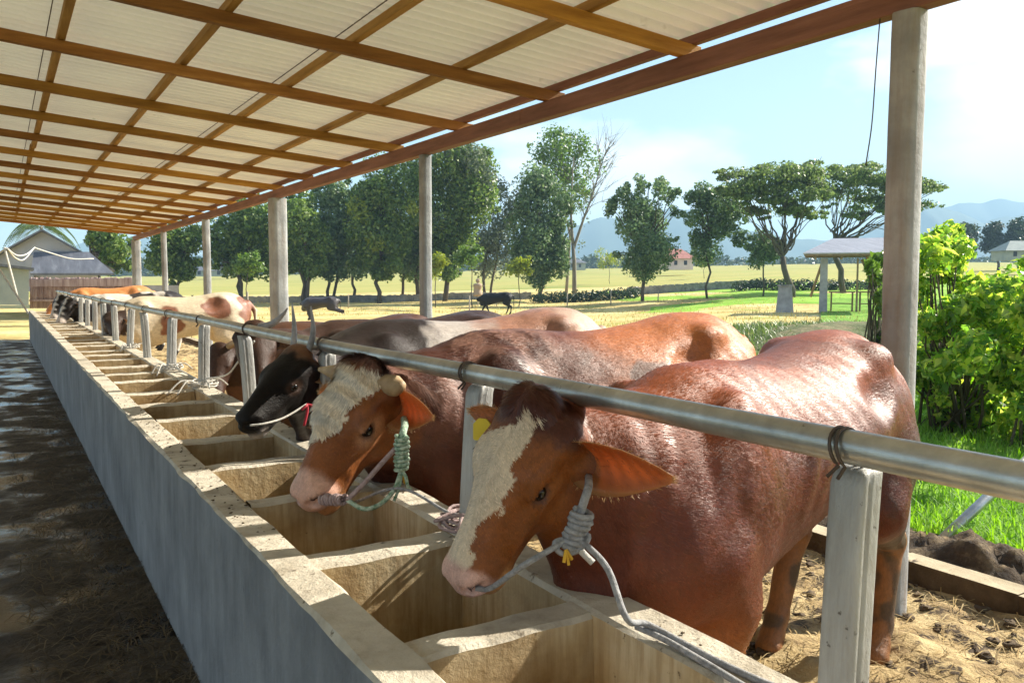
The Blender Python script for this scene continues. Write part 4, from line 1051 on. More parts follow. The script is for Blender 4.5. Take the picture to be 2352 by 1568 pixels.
M['rice'] = mat_noise('rice_field', [(.3, (.20, .25, .06)), (.5, (.38, .34, .11)), (.7, (.25, .30, .075))], .05, rough=1, bump=.4, bscale=1, dist=.3, spec=.1, stretch=(.6, 1.8, 1))
M['green'] = mat_noise('bright_grass', [(.3, (.15, .30, .03)), (.5, (.24, .42, .05)), (.7, (.34, .48, .09))], .3, rough=1, bump=.7, bscale=2.6, dist=.15, spec=.1)
M['lawn'] = mat_noise('lush_grass', [(.3, (.09, .20, .025)), (.5, (.17, .33, .045)), (.72, (.28, .42, .08))], 1.6, rough=1, bump=.8, bscale=14, dist=.06, spec=.1)
allaz = np.radians(np.arange(0, 361, 4)); gr = np.concatenate([[.01], np.geomspace(1.2, 3000, 56)])
fan('ground', allaz, gr, lambda X, Y: gz(X, Y) - .05, M['earth'])
azp = lambda u0, u1, n: np.linspace(PSI + math.atan((u0 - 1176) / FPX), PSI + math.atan((u1 - 1176) / FPX), n)
fan('straw_field', azp(-500, 2010, 110), np.geomspace(9, 100, 60), lambda X, Y: gz(X, Y) + .02, M['strawfield'])
fan('rice_field', azp(-700, 2800, 90), np.geomspace(98, 420, 40), lambda X, Y: gz(X, Y) + .03, M['rice'])
def zgreen(X, Y):
    D = X * SP + Y * CP; u = 1176 + FPX * (X * CP - Y * SP) / D; P = np.stack([X.ravel(), Y.ravel(), 0 * X.ravel()], 1)
    e = np.minimum(np.minimum((u - 1450) / 260, (D - 45) / 10), 1.2) + .9 * fbm(P, .16, 3).reshape(X.shape)
    return gz(X, Y) + np.clip(-.10 + .25 * e, -.12, .06)
fan('green_meadow', azp(1380, 2500, 180), np.geomspace(43, 96, 80), zgreen, M['green'])
fan('lawn', np.radians(np.linspace(52, 96, 60)), np.geomspace(4.6, 60, 80), lambda X, Y: np.where(X < 4.5, -.12, gz(X, Y) + .075), M['lawn'])
# wheel track shadowless bare strip and low mounds between shed and field
M['mound'] = mat_noise('weedy_bank', [(.3, (.06, .075, .03)), (.5, (.12, .14, .055)), (.62, (.22, .19, .10)), (.75, (.34, .28, .15))], .9, rough=1, bump=1, bscale=5, dist=.12)
def mound(u0, u1, D0, D1, hgt, name):
    az = azp(u0, u1, 50); rd = np.linspace(D0, D1, 26)
    def zf(X, Y):
        A = np.arctan2(X, Y); t = (A - az[0]) / (az[-1] - az[0]); q = (np.hypot(X, Y) - D0) / (D1 - D0)
        P = np.stack([X.ravel(), Y.ravel(), 0 * X.ravel()], 1)
        return gz(X, Y) + .03 + hgt * np.sin(pi * np.clip(t, 0, 1)) ** .6 * np.sin(pi * np.clip(q, 0, 1)) * (1 + .35 * fbm(P, .8, 3).reshape(X.shape))
    return fan(name, az, rd, zf, M['mound'])
mound(1690, 2330, 16, 25, .55, 'weedy_bank')

# ------------------------------------------------------------------ foliage
LEAF = {
 'mango': mat_leaf('leaf_dark_evergreen', [(.062, .112, .03), (.115, .19, .044), (.19, .27, .06), (.08, .135, .04), (.31, .38, .11)], .36),
 'cool': mat_leaf('leaf_blue_green', [(.065, .115, .05), (.115, .185, .075), (.185, .265, .11), (.085, .14, .065), (.29, .36, .18)], .34),
 'fresh': mat_leaf('leaf_fresh_green', [(.07, .13, .03), (.12, .20, .04), (.17, .26, .06), (.09, .15, .035)], .35),
 'yellow': mat_leaf('leaf_yellow_green', [(.22, .27, .04), (.30, .34, .05), (.18, .24, .05)], .4),
 'grey': mat_leaf('leaf_grey_green', [(.08, .11, .065), (.13, .165, .10), (.19, .22, .14)], .25),
 'rain': mat_leaf('leaf_rain_tree', [(.08, .115, .045), (.12, .17, .06), (.165, .22, .075), (.21, .26, .10)], .42),
 'shrub': mat_leaf('leaf_shrub', [(.09, .18, .04), (.16, .30, .06), (.26, .42, .08), (.44, .56, .10), (.60, .64, .16), (.12, .24, .06)], .58, .28),
 'banana': mat_leaf('leaf_banana', [(.16, .32, .04), (.24, .42, .06), (.13, .26, .05)], .45, .4),
 'weed': mat_leaf('leaf_weed', [(.10, .15, .05), (.16, .22, .07), (.08, .12, .04)], .3),
 'grass': mat_leaf('leaf_grass', [(.11, .24, .03), (.20, .38, .05), (.30, .46, .09), (.15, .30, .04)], .4, .6),
 'hedge': mat_leaf('leaf_hedge', [(.020, .040, .020), (.035, .062, .030), (.055, .085, .040)], .2),
 'stub': mat_leaf('leaf_stubble', [(.45, .34, .12), (.58, .46, .20), (.30, .30, .08), (.40, .32, .14)], .2, .8),
 'palm': mat_leaf('leaf_palm', [(.05, .09, .03), (.09, .14, .04), (.13, .18, .06)], .3),
 'far': mat_leaf('leaf_far_wood', [(.030, .052, .030), (.050, .080, .042), (.075, .105, .055)], .2),
}
M['bark'] = mat_noise('bark', [(.3, (.05, .04, .03)), (.6, (.12, .10, .075)), (.8, (.20, .17, .13))], 3, rough=.95, bump=.6, bscale=12, stretch=(3, 3, .6))
M['bark_pale'] = mat_noise('bark_pale', [(.3, (.16, .14, .11)), (.7, (.34, .31, .26))], 3, rough=.95, bump=.5, bscale=12, stretch=(3, 3, .6))

def leaves(centers, radii, n, size, r, shell=.55, flat=1.0, droop=.3, narrow=.5):
    """n bent leaf faces spread over clumps; returns V, F"""
    C = np.array(centers); Rd = np.array(radii); p = (Rd ** 2); p = p / p.sum()
    I = r.choice(len(C), n, p=p)
    d = r.normal(0, 1, (n, 3)); d /= np.linalg.norm(d, axis=1)[:, None]
    rad = r.uniform(shell ** 3, 1.05, n) ** (1 / 3) * (1 + .18 * np.sin(d[:, 0] * 5 + I) * np.cos(d[:, 2] * 4 + I * 1.7))
    P = C[I] + d * (Rd[I] * rad)[:, None] * np.array([1, 1, flat])
    nn = d * .7 + r.normal(0, .6, (n, 3)) + np.array([0, 0, .35]); nn /= np.linalg.norm(nn, axis=1)[:, None]
    t = np.cross(nn, r.normal(0, 1, (n, 3))); t[:, 2] -= droop; t -= nn * (t * nn).sum(1)[:, None]; t /= np.linalg.norm(t, axis=1)[:, None]
    s = np.cross(nn, t); L = (size * r.uniform(.45, 1.55, n))[:, None]; w = L * narrow * .5
    L = L * (1 + .25 * np.sin(I * 3.7))[:, None]; a = P - t * L * .5; b = P + s * w + nn * L * .06; c = P + t * L * .5 - nn * L * .12; e = P - s * w + nn * L * .06
    V = np.stack([a, b, c, e], 1).reshape(-1, 3); F = np.arange(n * 4).reshape(-1, 4)
    return V, F

def limb(b, p0, p1, r0, r1, r, wob=.08, n=5, k=7):
    p0 = np.array(p0, float); p1 = np.array(p1, float); L = np.linalg.norm(p1 - p0)
    pts = [p0 + (p1 - p0) * t + (r.normal(0, wob * L * .5, 3) * math.sin(pi * t) if 0 < t < 1 else 0) for t in np.linspace(0, 1, n)]
    b.tube(pts, np.linspace(r0, r1, n), k)

def tree(name, label, u, D, boxes, n, size, leaf, trunk=.14, group='trees beyond the straw field', base=None, bark='bark', stems=1, seed=0, flat=1.0, shell=.5, extra=None, narrow=.55, cat='tree'):
    """boxes: clump list (u, v, radius px) seen from the camera; depth is spread round the trunk"""
    r = np.random.default_rng(seed + int(u * 3 + D)); B0 = gat(u, D) if base is None else np.array(base)
    root = thing(name, label, cat, B0, group)
    cs, rs = [], []; sc = D / FPX
    if name == 'dense_tree' and 380 < u < 1290: boxes = list(boxes) + [(u - 24, 596, 26), (u + 24, 604, 25), (u + 4, 622, 20), (u - 30, 560, 26), (u + 34, 556, 26)]; n = int(n * 1.25)
    if cat == 'tree' and D < 90: boxes = list(boxes) + [(lambda bb, an: (bb[0] + cos(an) * bb[2] * 1.35, bb[1] + sin(an) * bb[2] * 1.25, r.uniform(6, 13)))(boxes[r.integers(0, len(boxes))], r.uniform(pi * .9, pi * 2.1)) for _ in range(11)]
    boxes = [(a_, b_ + 4, c_ * 1.22) for a_, b_, c_ in boxes]; n = int(n * 2.1); size = size * .76; narrow = narrow * 1.1
    for (cu, cv, cr) in boxes:
        for q in range(3):
            dd = r.uniform(-1, 1) * cr * sc * (1.1 if q else .2)
            c = at(cu + r.normal(0, cr * .30), cv + r.normal(0, cr * .26), D + dd)
            cs.append(c); rs.append(cr * sc * r.uniform(.55, .95))
    V, F = leaves(cs, rs, n, size, r, shell, flat, narrow=narrow)
    V[:, 2] = np.maximum(V[:, 2], B0[2] + .1)
    fmat = [0] * len(F)
    if extra:
        ex, leaf2, n2 = extra; V2, F2 = leaves([at(a, b, D - r.uniform(.5, 2)) for a, b, c in ex], [c * sc for a, b, c in ex], int(n2 * 1.6), size, r, .2)
        F = np.concatenate([F, F2 + len(V)]); V = np.concatenate([V, V2]); fmat += [1] * len(F2)
    mesh_obj('crown', V, F, None, root, mats=[LEAF[leaf], LEAF[extra[1] if extra else leaf]], fmat=fmat)
    b = MB(); top = np.mean(cs, 0); lowc = min(c[2] for c in cs)
    for q in range(stems):
        off = np.array([r.normal(0, .25), r.normal(0, .25), 0]) * (stems > 1)
        f = B0 + off + np.array([0, 0, -.15]); j = B0 * .45 + top * .55 + off * 2.5; j[2] = max(B0[2] + .5, (lowc * .6 + top[2] * .4))
        limb(b, f, j, trunk * 1.0, trunk * .6, r)
        for i in r.permutation(len(cs))[:max(5, len(cs) // 2)]:
            limb(b, j, cs[i], trunk * .5, trunk * .10, r, k=5)
    b.build('trunk', M[bark], root, smooth=True)
    return root
gT = 'trees beyond the straw field'
tree('dense_tree', 'small dark tree just right of the gabled house roof', 255, 62, [(245, 560, 30), (275, 575, 32), (230, 548, 18), (262, 605, 22)], 2600, .34, 'mango', .14, gT, stems=2, extra=([(243, 590, 14)], 'fresh', 120))
tree('dense_tree', 'dark tree seen between the two thin shed posts at the far end', 402, 66, [(395, 570, 34), (420, 545, 34), (385, 525, 34), (410, 600, 28), (440, 560, 22)], 3800, .36, 'mango', .16, gT, stems=2)
tree('dense_tree', 'broad dark tree left of the wide square shed post, mostly under the roof edge', 560, 68, [(520, 530, 40), (560, 560, 42), (590, 520, 36), (540, 600, 30), (500, 580, 26), (600, 580, 30), (560, 490, 40)], 6000, .36, 'mango', .2, gT, stems=2, extra=([(590, 530, 26)], 'fresh', 260))
tree('dense_tree', 'multi stemmed dark tree right beside the wide square shed post', 700, 66, [(690, 500, 44), (680, 560, 40), (715, 540, 36), (690, 470, 30), (668, 600, 26), (710, 600, 22)], 5600, .34, 'mango', .17, gT, stems=4)
tree('dense_tree', 'blue green tree with a narrow hanging crown left of the yellow tipped one', 757, 69, [(760, 480, 46), (770, 540, 42), (755, 590, 32), (790, 500, 34), (770, 440, 36), (750, 620, 18)], 5600, .34, 'cool', .15, gT, stems=2)
tree('dense_tree', 'tall dark tree with yellow sunlit leaf tips on its left side', 872, 67, [(870, 430, 48), (900, 480, 52), (860, 520, 44), (905, 545, 40), (880, 590, 32), (835, 440, 34), (930, 430, 44), (880, 400, 34), (872, 630, 16)], 8200, .34, 'mango', .2, gT, extra=([(820, 478, 26), (838, 500, 18), (865, 560, 20), (850, 545, 14), (945, 480, 16)], 'yellow', 520))  # sunlit patches are painted in with yellow leaves
tree('dense_tree', 'dark lower tree behind the middle shed post', 960, 72, [(965, 500, 44), (950, 560, 36), (975, 590, 28), (990, 540, 30)], 3600, .34, 'cool', .2, gT)
tree('dense_tree', 'largest dome shaped tree right of the middle shed post', 1022, 70, [(1040, 390, 58), (1090, 400, 48), (1010, 450, 52), (1070, 470, 54), (1030, 530, 46), (1020, 580, 34), (1110, 370, 34), (1060, 350, 30), (1100, 440, 40), (985, 400, 40)], 9500, .36, 'mango', .24, gT, extra=([(1085, 365, 36), (1115, 410, 30), (1040, 350, 30)], 'grey', 900))
tree('dense_tree', 'dark tree set further back between the narrow hanging tree and the yellow tipped one', 812, 80, [(812, 500, 40), (820, 550, 36), (805, 590, 28), (830, 460, 34)], 3600, .36, 'cool', .16, gT)
tree('dense_tree', 'low dark tree in the second row behind the yellow tipped one', 925, 82, [(925, 520, 40), (935, 570, 34), (915, 600, 26)], 3200, .36, 'mango', .16, gT)
tree('dense_tree', 'dark tree in the second row, just right of the wide square shed post', 632, 80, [(640, 540, 36), (628, 580, 30), (650, 500, 34)], 3000, .36, 'cool', .16, gT)
tree('open_tree', 'airy grey leaved tree with sky showing through its crown', 1118, 78, [(1150, 430, 34), (1160, 500, 38), (1130, 560, 36), (1175, 470, 26), (1110, 600, 30), (1165, 580, 30), (1090, 540, 26)], 3600, .32, 'grey', .13, gT, stems=3, shell=.2)
tree('dense_tree', 'tall narrow blue green tree left of the bare forked one', 1243, 68, [(1230, 420, 40), (1250, 480, 48), (1220, 530, 46), (1265, 560, 46), (1240, 600, 40), (1205, 470, 30), (1280, 500, 28), (1290, 590, 24), (1215, 585, 32), (1240, 640, 18)], 8200, .34, 'cool', .2, gT)
tree('open_tree', 'tallest tree with sparse pale green leaves against the sky', 1300, 80, [(1260, 330, 34), (1300, 340, 36), (1330, 380, 34), (1290, 400, 40), (1310, 450, 32), (1240, 345, 22), (1335, 320, 20), (1285, 305, 16), (1330, 430, 24)], 3000, .34, 'fresh', .16, gT, bark='bark_pale', shell=.1)
# bare forked tree
def bare_tree():
    B0 = gat(1319, 68); root = thing('bare_tree', 'leafless thin tree with a forked trunk leaning right', 'tree', B0, gT); r = np.random.default_rng(5); b = MB()
    D = 68; P = lambda u, v, d=0: at(u, v, D + d)
    b.tube([B0 + np.array([0, 0, -.2]), P(1319, 600), P(1316, 560)], [.20, .16, .14], 8)
    b.tube(spline([P(1316, 560), P(1312, 500), P(1314, 420), P(1318, 360)], 4), np.linspace(.13, .03, 13), 6)
    m = [P(1316, 575), P(1338, 510), P(1360, 450), P(1378, 390), P(1392, 345)]
    b.tube(spline(m, 4), np.linspace(.13, .02, 17), 6)
    for i in range(26):
        t = r.uniform(.25, 1); k = min(3, int(t * 4)); p = m[k] + (m[k + 1] - m[k]) * r.uniform()
        q = p + np.array([CP, -SP, 0]) * r.uniform(-1.0, 2.0) + np.array([0, 0, r.uniform(.5, 2.6)]) + np.array([SP, CP, 0]) * r.uniform(-1, 1)
        limb(b, p, q, .035, .010, r, .1, 4, 4)
        for z in range(3): limb(b, p * .4 + q * .6, q + r.normal(0, .6, 3) + np.array([0, 0, .4]), .016, .006, r, .1, 3, 4)
    b.build('trunk', M['bark_pale'], root, smooth=True)
    V, F = leaves([P(1345, 500), P(1362, 440), P(1330, 560), P(1385, 380)], [.7, .6, .6, .9], 120, .22, r, .1); mesh_obj('crown', V, F, LEAF['grey'], root)
bare_tree()
tree('dense_tree', 'rounded dark tree standing alone left of the small pink roofed house', 1475, 62, [(1470, 470, 34), (1500, 500, 40), (1450, 520, 36), (1485, 550, 48), (1470, 580, 38), (1510, 570, 34), (1430, 440, 20), (1530, 440, 24), (1465, 425, 18), (1400, 480, 14), (1510, 420, 18), (1478, 605, 24)], 7000, .30, 'cool', .15, gT)
tree('open_tree', 'tiered tree with a round lower tuft, left of the spreading rain tree', 1623, 62, [(1620, 450, 26), (1660, 470, 34), (1640, 500, 36), (1690, 480, 26), (1600, 490, 24), (1625, 575, 30), (1618, 550, 20), (1650, 525, 26), (1700, 545, 22), (1610, 455, 18)], 5200, .28, 'cool', .10, gT)
tree('round_tree', 'little ball headed tree on a thin straight stem in front of the hedge', 1750, 60, [(1750, 565, 30), (1740, 585, 22), (1765, 580, 22), (1750, 545, 18)], 2200, .24, 'cool', .07, gT)
# rain trees with flat layered crowns
def rain_tree(label, B0, D, fork, layers, n, seed, tr):
    root = thing('rain_tree', label, 'tree', B0, gT); r = np.random.default_rng(seed); b = MB(); sc = D / FPX; cs, rs = [], []
    fk = at(fork[0], fork[1], D); limb(b, B0 + np.array([0, 0, -.2]), fk, tr, tr * .75, r, .05, 5, 9)
    for (cu, cv, cr) in layers:
        mid = None
        for q in range(11):
            c = at(cu + r.normal(0, cr * .85), cv + r.normal(0, cr * .32), D + r.uniform(-1, 1) * cr * sc * 1.2); cs.append(c); rs.append(cr * sc * r.uniform(.22, .55))
            if q < 2:
                m = fk * .45 + c * .55 + np.array([0, 0, -.25]); limb(b, fk, m, tr * .34, tr * .18, r, .14, 6, 6); limb(b, m, c, tr * .16, .02, r, .1, 4, 5)
                limb(b, m, c + r.normal(0, .7, 3), tr * .12, .015, r, .1, 4, 5)
    V, F = leaves(cs, rs, int(n * 1.35), .21, r, .05, .36, narrow=.7); V2, F2 = leaves([at(a_, b_, D + r.uniform(-2, 2)) for a_, b_, c_ in layers], [c_ * sc * 1.3 for a_, b_, c_ in layers], int(n * .55), .20, r, 0, .40, narrow=.7); mesh_obj('crown', np.concatenate([V, V2]), np.concatenate([F, F2 + len(V)]), LEAF['rain'], root)
    b.build('trunk', M['bark'], root, smooth=True)
rain_tree('left rain tree with a wide flat topped crown and a curved trunk', gat(1817, 58), 58, (1798, 590), [(1730, 410, 46), (1790, 395, 44), (1840, 400, 44), (1700, 430, 30), (1760, 440, 46), (1830, 445, 44), (1870, 430, 34), (1800, 480, 34), (1740, 485, 26), (1850, 490, 26), (1690, 395, 22)], 9500, 3, .24)
rain_tree('right rain tree with a spreading crown that reaches behind the tall near post', gat(1935, 66), 66, (1915, 560), [(1920, 405, 44), (1980, 400, 46), (2030, 415, 40), (1950, 440, 46), (2010, 455, 44), (2090, 430, 36), (2130, 430, 30), (2060, 470, 36), (1900, 450, 30), (2120, 470, 22), (1960, 490, 26)], 9500, 4, .25)
# far trees to the right, beyond the shrub
for i, (u, v, w, hh, lf, lb) in enumerate([(2210, 545, 34, 40, 'far', 'pale feathery tree far right beyond the shrub'), (2285, 540, 22, 36, 'hedge', 'pointed dark conifer far right'), (2335, 545, 34, 50, 'hedge', 'broad dark tree at the right picture edge')]):
    tree('distant_tree', lb, u, 150, [(u, v - hh * .6, w * .5), (u, v - hh * .2, w * .7), (u, v + hh * .3, w), (u - w * .4, v + hh * .4, w * .6)], 1600, .7, lf, .25, 'distant trees', seed=i)
# saplings in the field
for i, (u, v, D, s, lf, lb) in enumerate([(1085, 590, 56, 20, 'fresh', 'pale sapling with drooping leaves at the edge of the straw field'), (1000, 612, 58, 16, 'yellow', 'yellowish sapling just right of the middle shed post'), (572, 612, 56, 18, 'fresh', 'light green sapling between the far shed posts'),
                                        (1190, 615, 60, 16, 'yellow', 'small yellow green sapling below the airy tree'), (1400, 600, 110, 22, 'yellow', 'pale green bush standing far out in the rice field'), (1615, 592, 120, 16, 'yellow', 'light palm like plant beside the small pink roofed house')]):
    tree('sapling', lb, u, D, [(u, v, s), (u + s * .6, v - s * .4, s * .6), (u - s * .7, v + s * .2, s * .6)], 420, .34, lf, .04, 'saplings in the fields', seed=i, shell=.1, narrow=.35)
# palm behind the house
def palm(label, base, crown, nf, L, seed):
    root = thing('coconut_palm', label, 'palm', base, 'palms'); r = np.random.default_rng(seed); b = MB(); limb(b, base, crown, .18, .12, r, .03, 7, 8); b.build('trunk', M['bark_pale'], root, smooth=True)
    V = []; F = []
    for i in range(nf):
        a = 2 * pi * i / nf + r.uniform(-.2, .2); up = r.uniform(.0, .9); ln = L * r.uniform(.8, 1.1); d = np.array([cos(a), sin(a), 0])
        for t in np.linspace(.12, 1, 26):
            p = crown + d * ln * t * .85 + np.array([0, 0, ln * (up * t - (up + .55) * t * t)]); sd = np.cross(d, (0, 0, 1.))
            for q in (-1, 1):
                l = .75 * math.sin(pi * min(1, t * .8 + .15)); e = p + (sd * q * .8 + d * .5 + np.array([0, 0, -.75])) * l; n0 = len(V); w = d * .035
                V += [p - w, p + w, e + w * .3, e - w * .3]; F.append((n0, n0 + 1, n0 + 2, n0 + 3))
    mesh_obj('crown', np.array(V), F, LEAF['palm'], root)
palm('coconut palm rising behind the left slope of the gabled house', gat(95, 75), at(95, 520, 75), 16, 3.6, 2)

# ------------------------------------------------------------------ shrub and plants at the right
def shrub(name, label, u, D, blobs, n, size, leaf, stem=.02, seed=0, dz=.9, narrow=.5, group='plants at the right edge'):
    r = np.random.default_rng(seed + 50); B0 = gat(u, D); root = thing(name, label, 'shrub', B0, group); cs, rs = [], []
    sc = D / FPX
    for cu, cv, cr in blobs:
        for q in range(6):
            cs.append(at(cu + r.normal(0, cr * .45), cv + r.normal(0, cr * .42), D + r.uniform(-dz, dz) * (.2 + .25 * q))); rs.append(cr * sc * r.uniform(.3, .66))
    V, F = leaves(cs, rs, n, size, r, .1, droop=.7, narrow=narrow); V[:, 2] = np.maximum(V[:, 2], B0[2] + .02)
    mesh_obj('foliage', V, F, LEAF[leaf], root)
    b = MB()
    for i, c in enumerate(cs): limb(b, B0 + r.normal(0, .12, 3) * np.array([1, 1, 0]), c + np.array([0, 0, rs[i] * .5]), stem, stem * .25, r, .06, 5, 5)
    b.build('stem', M['bark'], root, smooth=True)
shrub('leafy_shrub', 'tall leafy shrub right beside the nearest shed post, dark and light green', 2200, 8.2, [(2150, 580, 70), (2200, 640, 85), (2130, 690, 70), (2260, 700, 85), (2180, 780, 90), (2280, 800, 95), (2140, 860, 75), (2220, 900, 95), (2310, 930, 80), (2150, 930, 50), (2120, 780, 50), (2170, 545, 34), (2330, 850, 70)], 16500, .082, 'shrub', .018)
shrub('leafy_shrub', 'shrub with darker leaves at the picture edge, below the banana leaves', 2400, 7.4, [(2370, 760, 80), (2420, 850, 90), (2360, 920, 60), (2380, 640, 70)], 6000, .088, 'shrub', .018, seed=3)
shrub('leafy_shrub', 'light yellow green bush peeping out left of the nearest shed post', 2010, 13.5, [(2020, 600, 26), (2010, 640, 22), (2035, 690, 30), (2040, 770, 40), (2000, 620, 12)], 1300, .15, 'fresh', .02, seed=4, dz=.5)
def banana(label, u, v, D, n, L, seed):
    r = np.random.default_rng(seed); B0 = gat(u, D); c = at(u, v, D); root = thing('banana_plant', label, 'plant', B0, 'plants at the right edge'); b = MB()
    limb(b, B0, c, .09, .05, r, .02, 5, 9); b.build('stem', M['bark_pale'], root, smooth=True)
    for i in range(n):
        a = 2 * pi * i / n + r.uniform(-.3, .3); d = np.array([cos(a), sin(a), 0]); sd = np.cross(d, (0, 0, 1.)); V = []; F = []; up = r.uniform(.3, 1.0)
        for j, t in enumerate(np.linspace(0, 1, 12)):
            p = c + d * L * t * .85 + np.array([0, 0, L * (up * t - (up + .25) * t * t)]); w = L * .17 * math.sin(pi * min(1, t * .92 + .04)) ** .6
            V += [p - sd * w + np.array([0, 0, w * .5 + .02 * r.normal()]), p, p + sd * w + np.array([0, 0, w * .5 + .02 * r.normal()])]
            if j: k = j * 3; F += [(k - 3, k - 2, k + 1, k), (k - 2, k - 1, k + 2, k + 1)]
        mesh_obj('leaf', np.array(V), F, LEAF['banana'], root, True)
banana('banana plant with broad arching leaves at the right edge above the shrub', 2330, 860, 9.5, 9, 1.15, 4)
banana('second banana plant partly hidden behind the tall shrub', 2255, 800, 11.5, 8, 1.2, 6)
# grass blades on the lawn: too many to count
def blades(name, label, P, L, W, leaf, seed):
    r = np.random.default_rng(seed); n = len(P); a = r.uniform(0, 2 * pi, n); l = (L * r.uniform(.5, 1.3, n))[:, None]; d = np.stack([np.cos(a), np.sin(a), 0 * a], 1); s = np.stack([-np.sin(a), np.cos(a), 0 * a], 1) * (W * r.uniform(.7, 1.3, n))[:, None]
    up = np.array([0, 0, 1.]); m = P + up * l * .6 + d * l * .18; t = P + up * l * .85 + d * l * .55
    V = np.stack([P - s, P + s, m + s * .8, m - s * .8, t + s * .15, t - s * .15], 1).reshape(-1, 3); i = np.arange(n)[:, None] * 6
    F = np.concatenate([i + np.array([0, 1, 2, 3]), i + np.array([3, 2, 4, 5])]); o = mesh_obj(name, V, F, LEAF[leaf], None); tag(o, label, 'grass', kind='stuff'); return o
r = np.random.default_rng(9); x = 4.45 + 6.8 * r.uniform(0, 1, 34000) ** 1.5; y = r.uniform(.2, 7.5, 34000)
P = np.stack([x, y, gz(x, y) + .05], 1); P[:, 2] = np.where(x < 4.6, np.maximum(zbank(P) - .01, .0), P[:, 2]); blades('lawn_grass', 'bright green grass growing behind the dung bank', P, .13, .0045, 'grass', 1)
uu = r.uniform(1680, 2060, 5200); dd = r.uniform(14, 27, 5200); P = np.array([gat(a, b) for a, b in zip(uu[:0], dd[:0])] or [[0, 0, 0]])
X0 = np.stack([SP * dd + CP * (uu - 1176) / FPX * dd, CP * dd - SP * (uu - 1176) / FPX * dd], 1); zz = gz(X0[:, 0], X0[:, 1]) + .25 * np.clip(np.sin(pi * (dd - 16) / 9), 0, 1)
blades('bank_weeds', 'dull green weeds covering the bank behind the cattle', np.stack([X0[:, 0], X0[:, 1], zz + .05], 1), .26, .012, 'weed', 2)
uu = r.uniform(560, 2000, 9000); dd = r.uniform(26, 74, 9000); X0 = np.stack([SP * dd + CP * (uu - 1176) / FPX * dd, CP * dd - SP * (uu - 1176) / FPX * dd], 1)
keep = fbm(np.stack([X0[:, 0], X0[:, 1], 0 * dd], 1), .25, 2) > -.15; X0 = X0[keep]
blades('stubble', 'cut straw stubble and weeds standing in the pale field', np.stack([X0[:, 0], X0[:, 1], gz(X0[:, 0], X0[:, 1]) + .02], 1), .16, .014, 'stub', 3) if 'stub' in LEAF else None

# ------------------------------------------------------------------ hedge, field wall, fence stakes
def hedge(label, us, D, h, n, seed):
    r = np.random.default_rng(seed); cs = []; rs = []; P0 = gat((us[0] + us[1]) / 2, D); root = thing('hedge', label, 'hedge', P0, 'hedges along the field')
    for u in np.arange(us[0], us[1], 9):
        p = gat(u, D + r.uniform(-.6, .6)); p[2] += h * r.uniform(.35, .6); cs.append(p); rs.append(h * r.uniform(.45, .75))
    V, F = leaves(cs, rs, n, .20, r, .5, .8); V[:, 2] = np.maximum(V[:, 2], -.6); mesh_obj('foliage', V, F, LEAF['hedge'], root)
    b = MB()
    for c in cs[::4]: limb(b, np.array([c[0], c[1], c[2] - h]), c, .04, .02, r, .05, 3, 4)
    b.build('stem', M['bark'], root)
hedge('low dark hedge right of the tall narrow tree', (1225, 1460), 66, .85, 3600, 1)
hedge('long dark clipped hedge behind the open field hut', (1690, 2060), 70, .95, 5200, 2)
hedge('thin dark hedge foot along the tree row on the left', (660, 960), 74, .5, 2600, 3)
hedge('yellow green hedge behind the far shed posts', (400, 560), 60, .9, 100, 4)
M['stone'] = mat_noise('field_wall_stone', [(.3, (.14, .14, .14)), (.5, (.27, .27, .27)), (.7, (.40, .39, .38))], 1.6, rough=.95, bump=.9, bscale=6, dist=.08, spots=(2.4, .62, (.09, .09, .09)))
def field_wall(label, us, D, h):
    root = None; b = MB(); r = random.Random(3); uu = np.arange(us[0], us[1], 5); P = [gat(u, D) for u in uu]
    for i in range(len(P) - 1):
        p, q = P[i], P[i + 1]; n = np.array([SP, CP, 0]) * .2; t = h * r.uniform(.92, 1.05); q = q - (q - p) * .03
        b.hexa([p - n + (0, 0, -.2), q - n + (0, 0, -.2), q + n + (0, 0, -.2), p + n + (0, 0, -.2), p - n + (0, 0, t), q - n + (0, 0, t), q + n + (0, 0, t), p + n + (0, 0, t)])
    o = b.build('stone_wall', M['stone']); tag(o, label, 'wall', 'field walls')
field_wall('low grey rubble wall behind the grazing calf', (560, 1225), 72, .62)
field_wall('grey rubble wall beneath the lone rounded tree and the hut hedge', (1440, 1760), 75, .75)
M['stake'] = mat_plain('stake', (.36, .31, .24), .9)
for i, (u, D, h) in enumerate([(570, 40, 1.35), (801, 58, 1.0), (1078, 44, 1.15), (1302, 56, 1.1), (1402, 58, 1.0), (1140, 60, .9), (1510, 60, .8)]):
    p = gat(u, D); o = MB().tube([p + (0, 0, -.2), p + (.02, 0, h * .5), p + (.03, .02, h)], [.045, .04, .035], 7).build('fence_stake', M['stake'], smooth=True)
    tag(o, ['pale stake left of the wide square shed post', 'thin stake before the rubble wall left of the middle post', 'stake in the straw left of the walking black cow', 'stake in front of the low hedge under the bare tree', 'stake at the right part of the low hedge', 'short stake behind the walking black cow', 'short stake right of the lone rounded tree'][i], 'stake', 'stakes in the field')
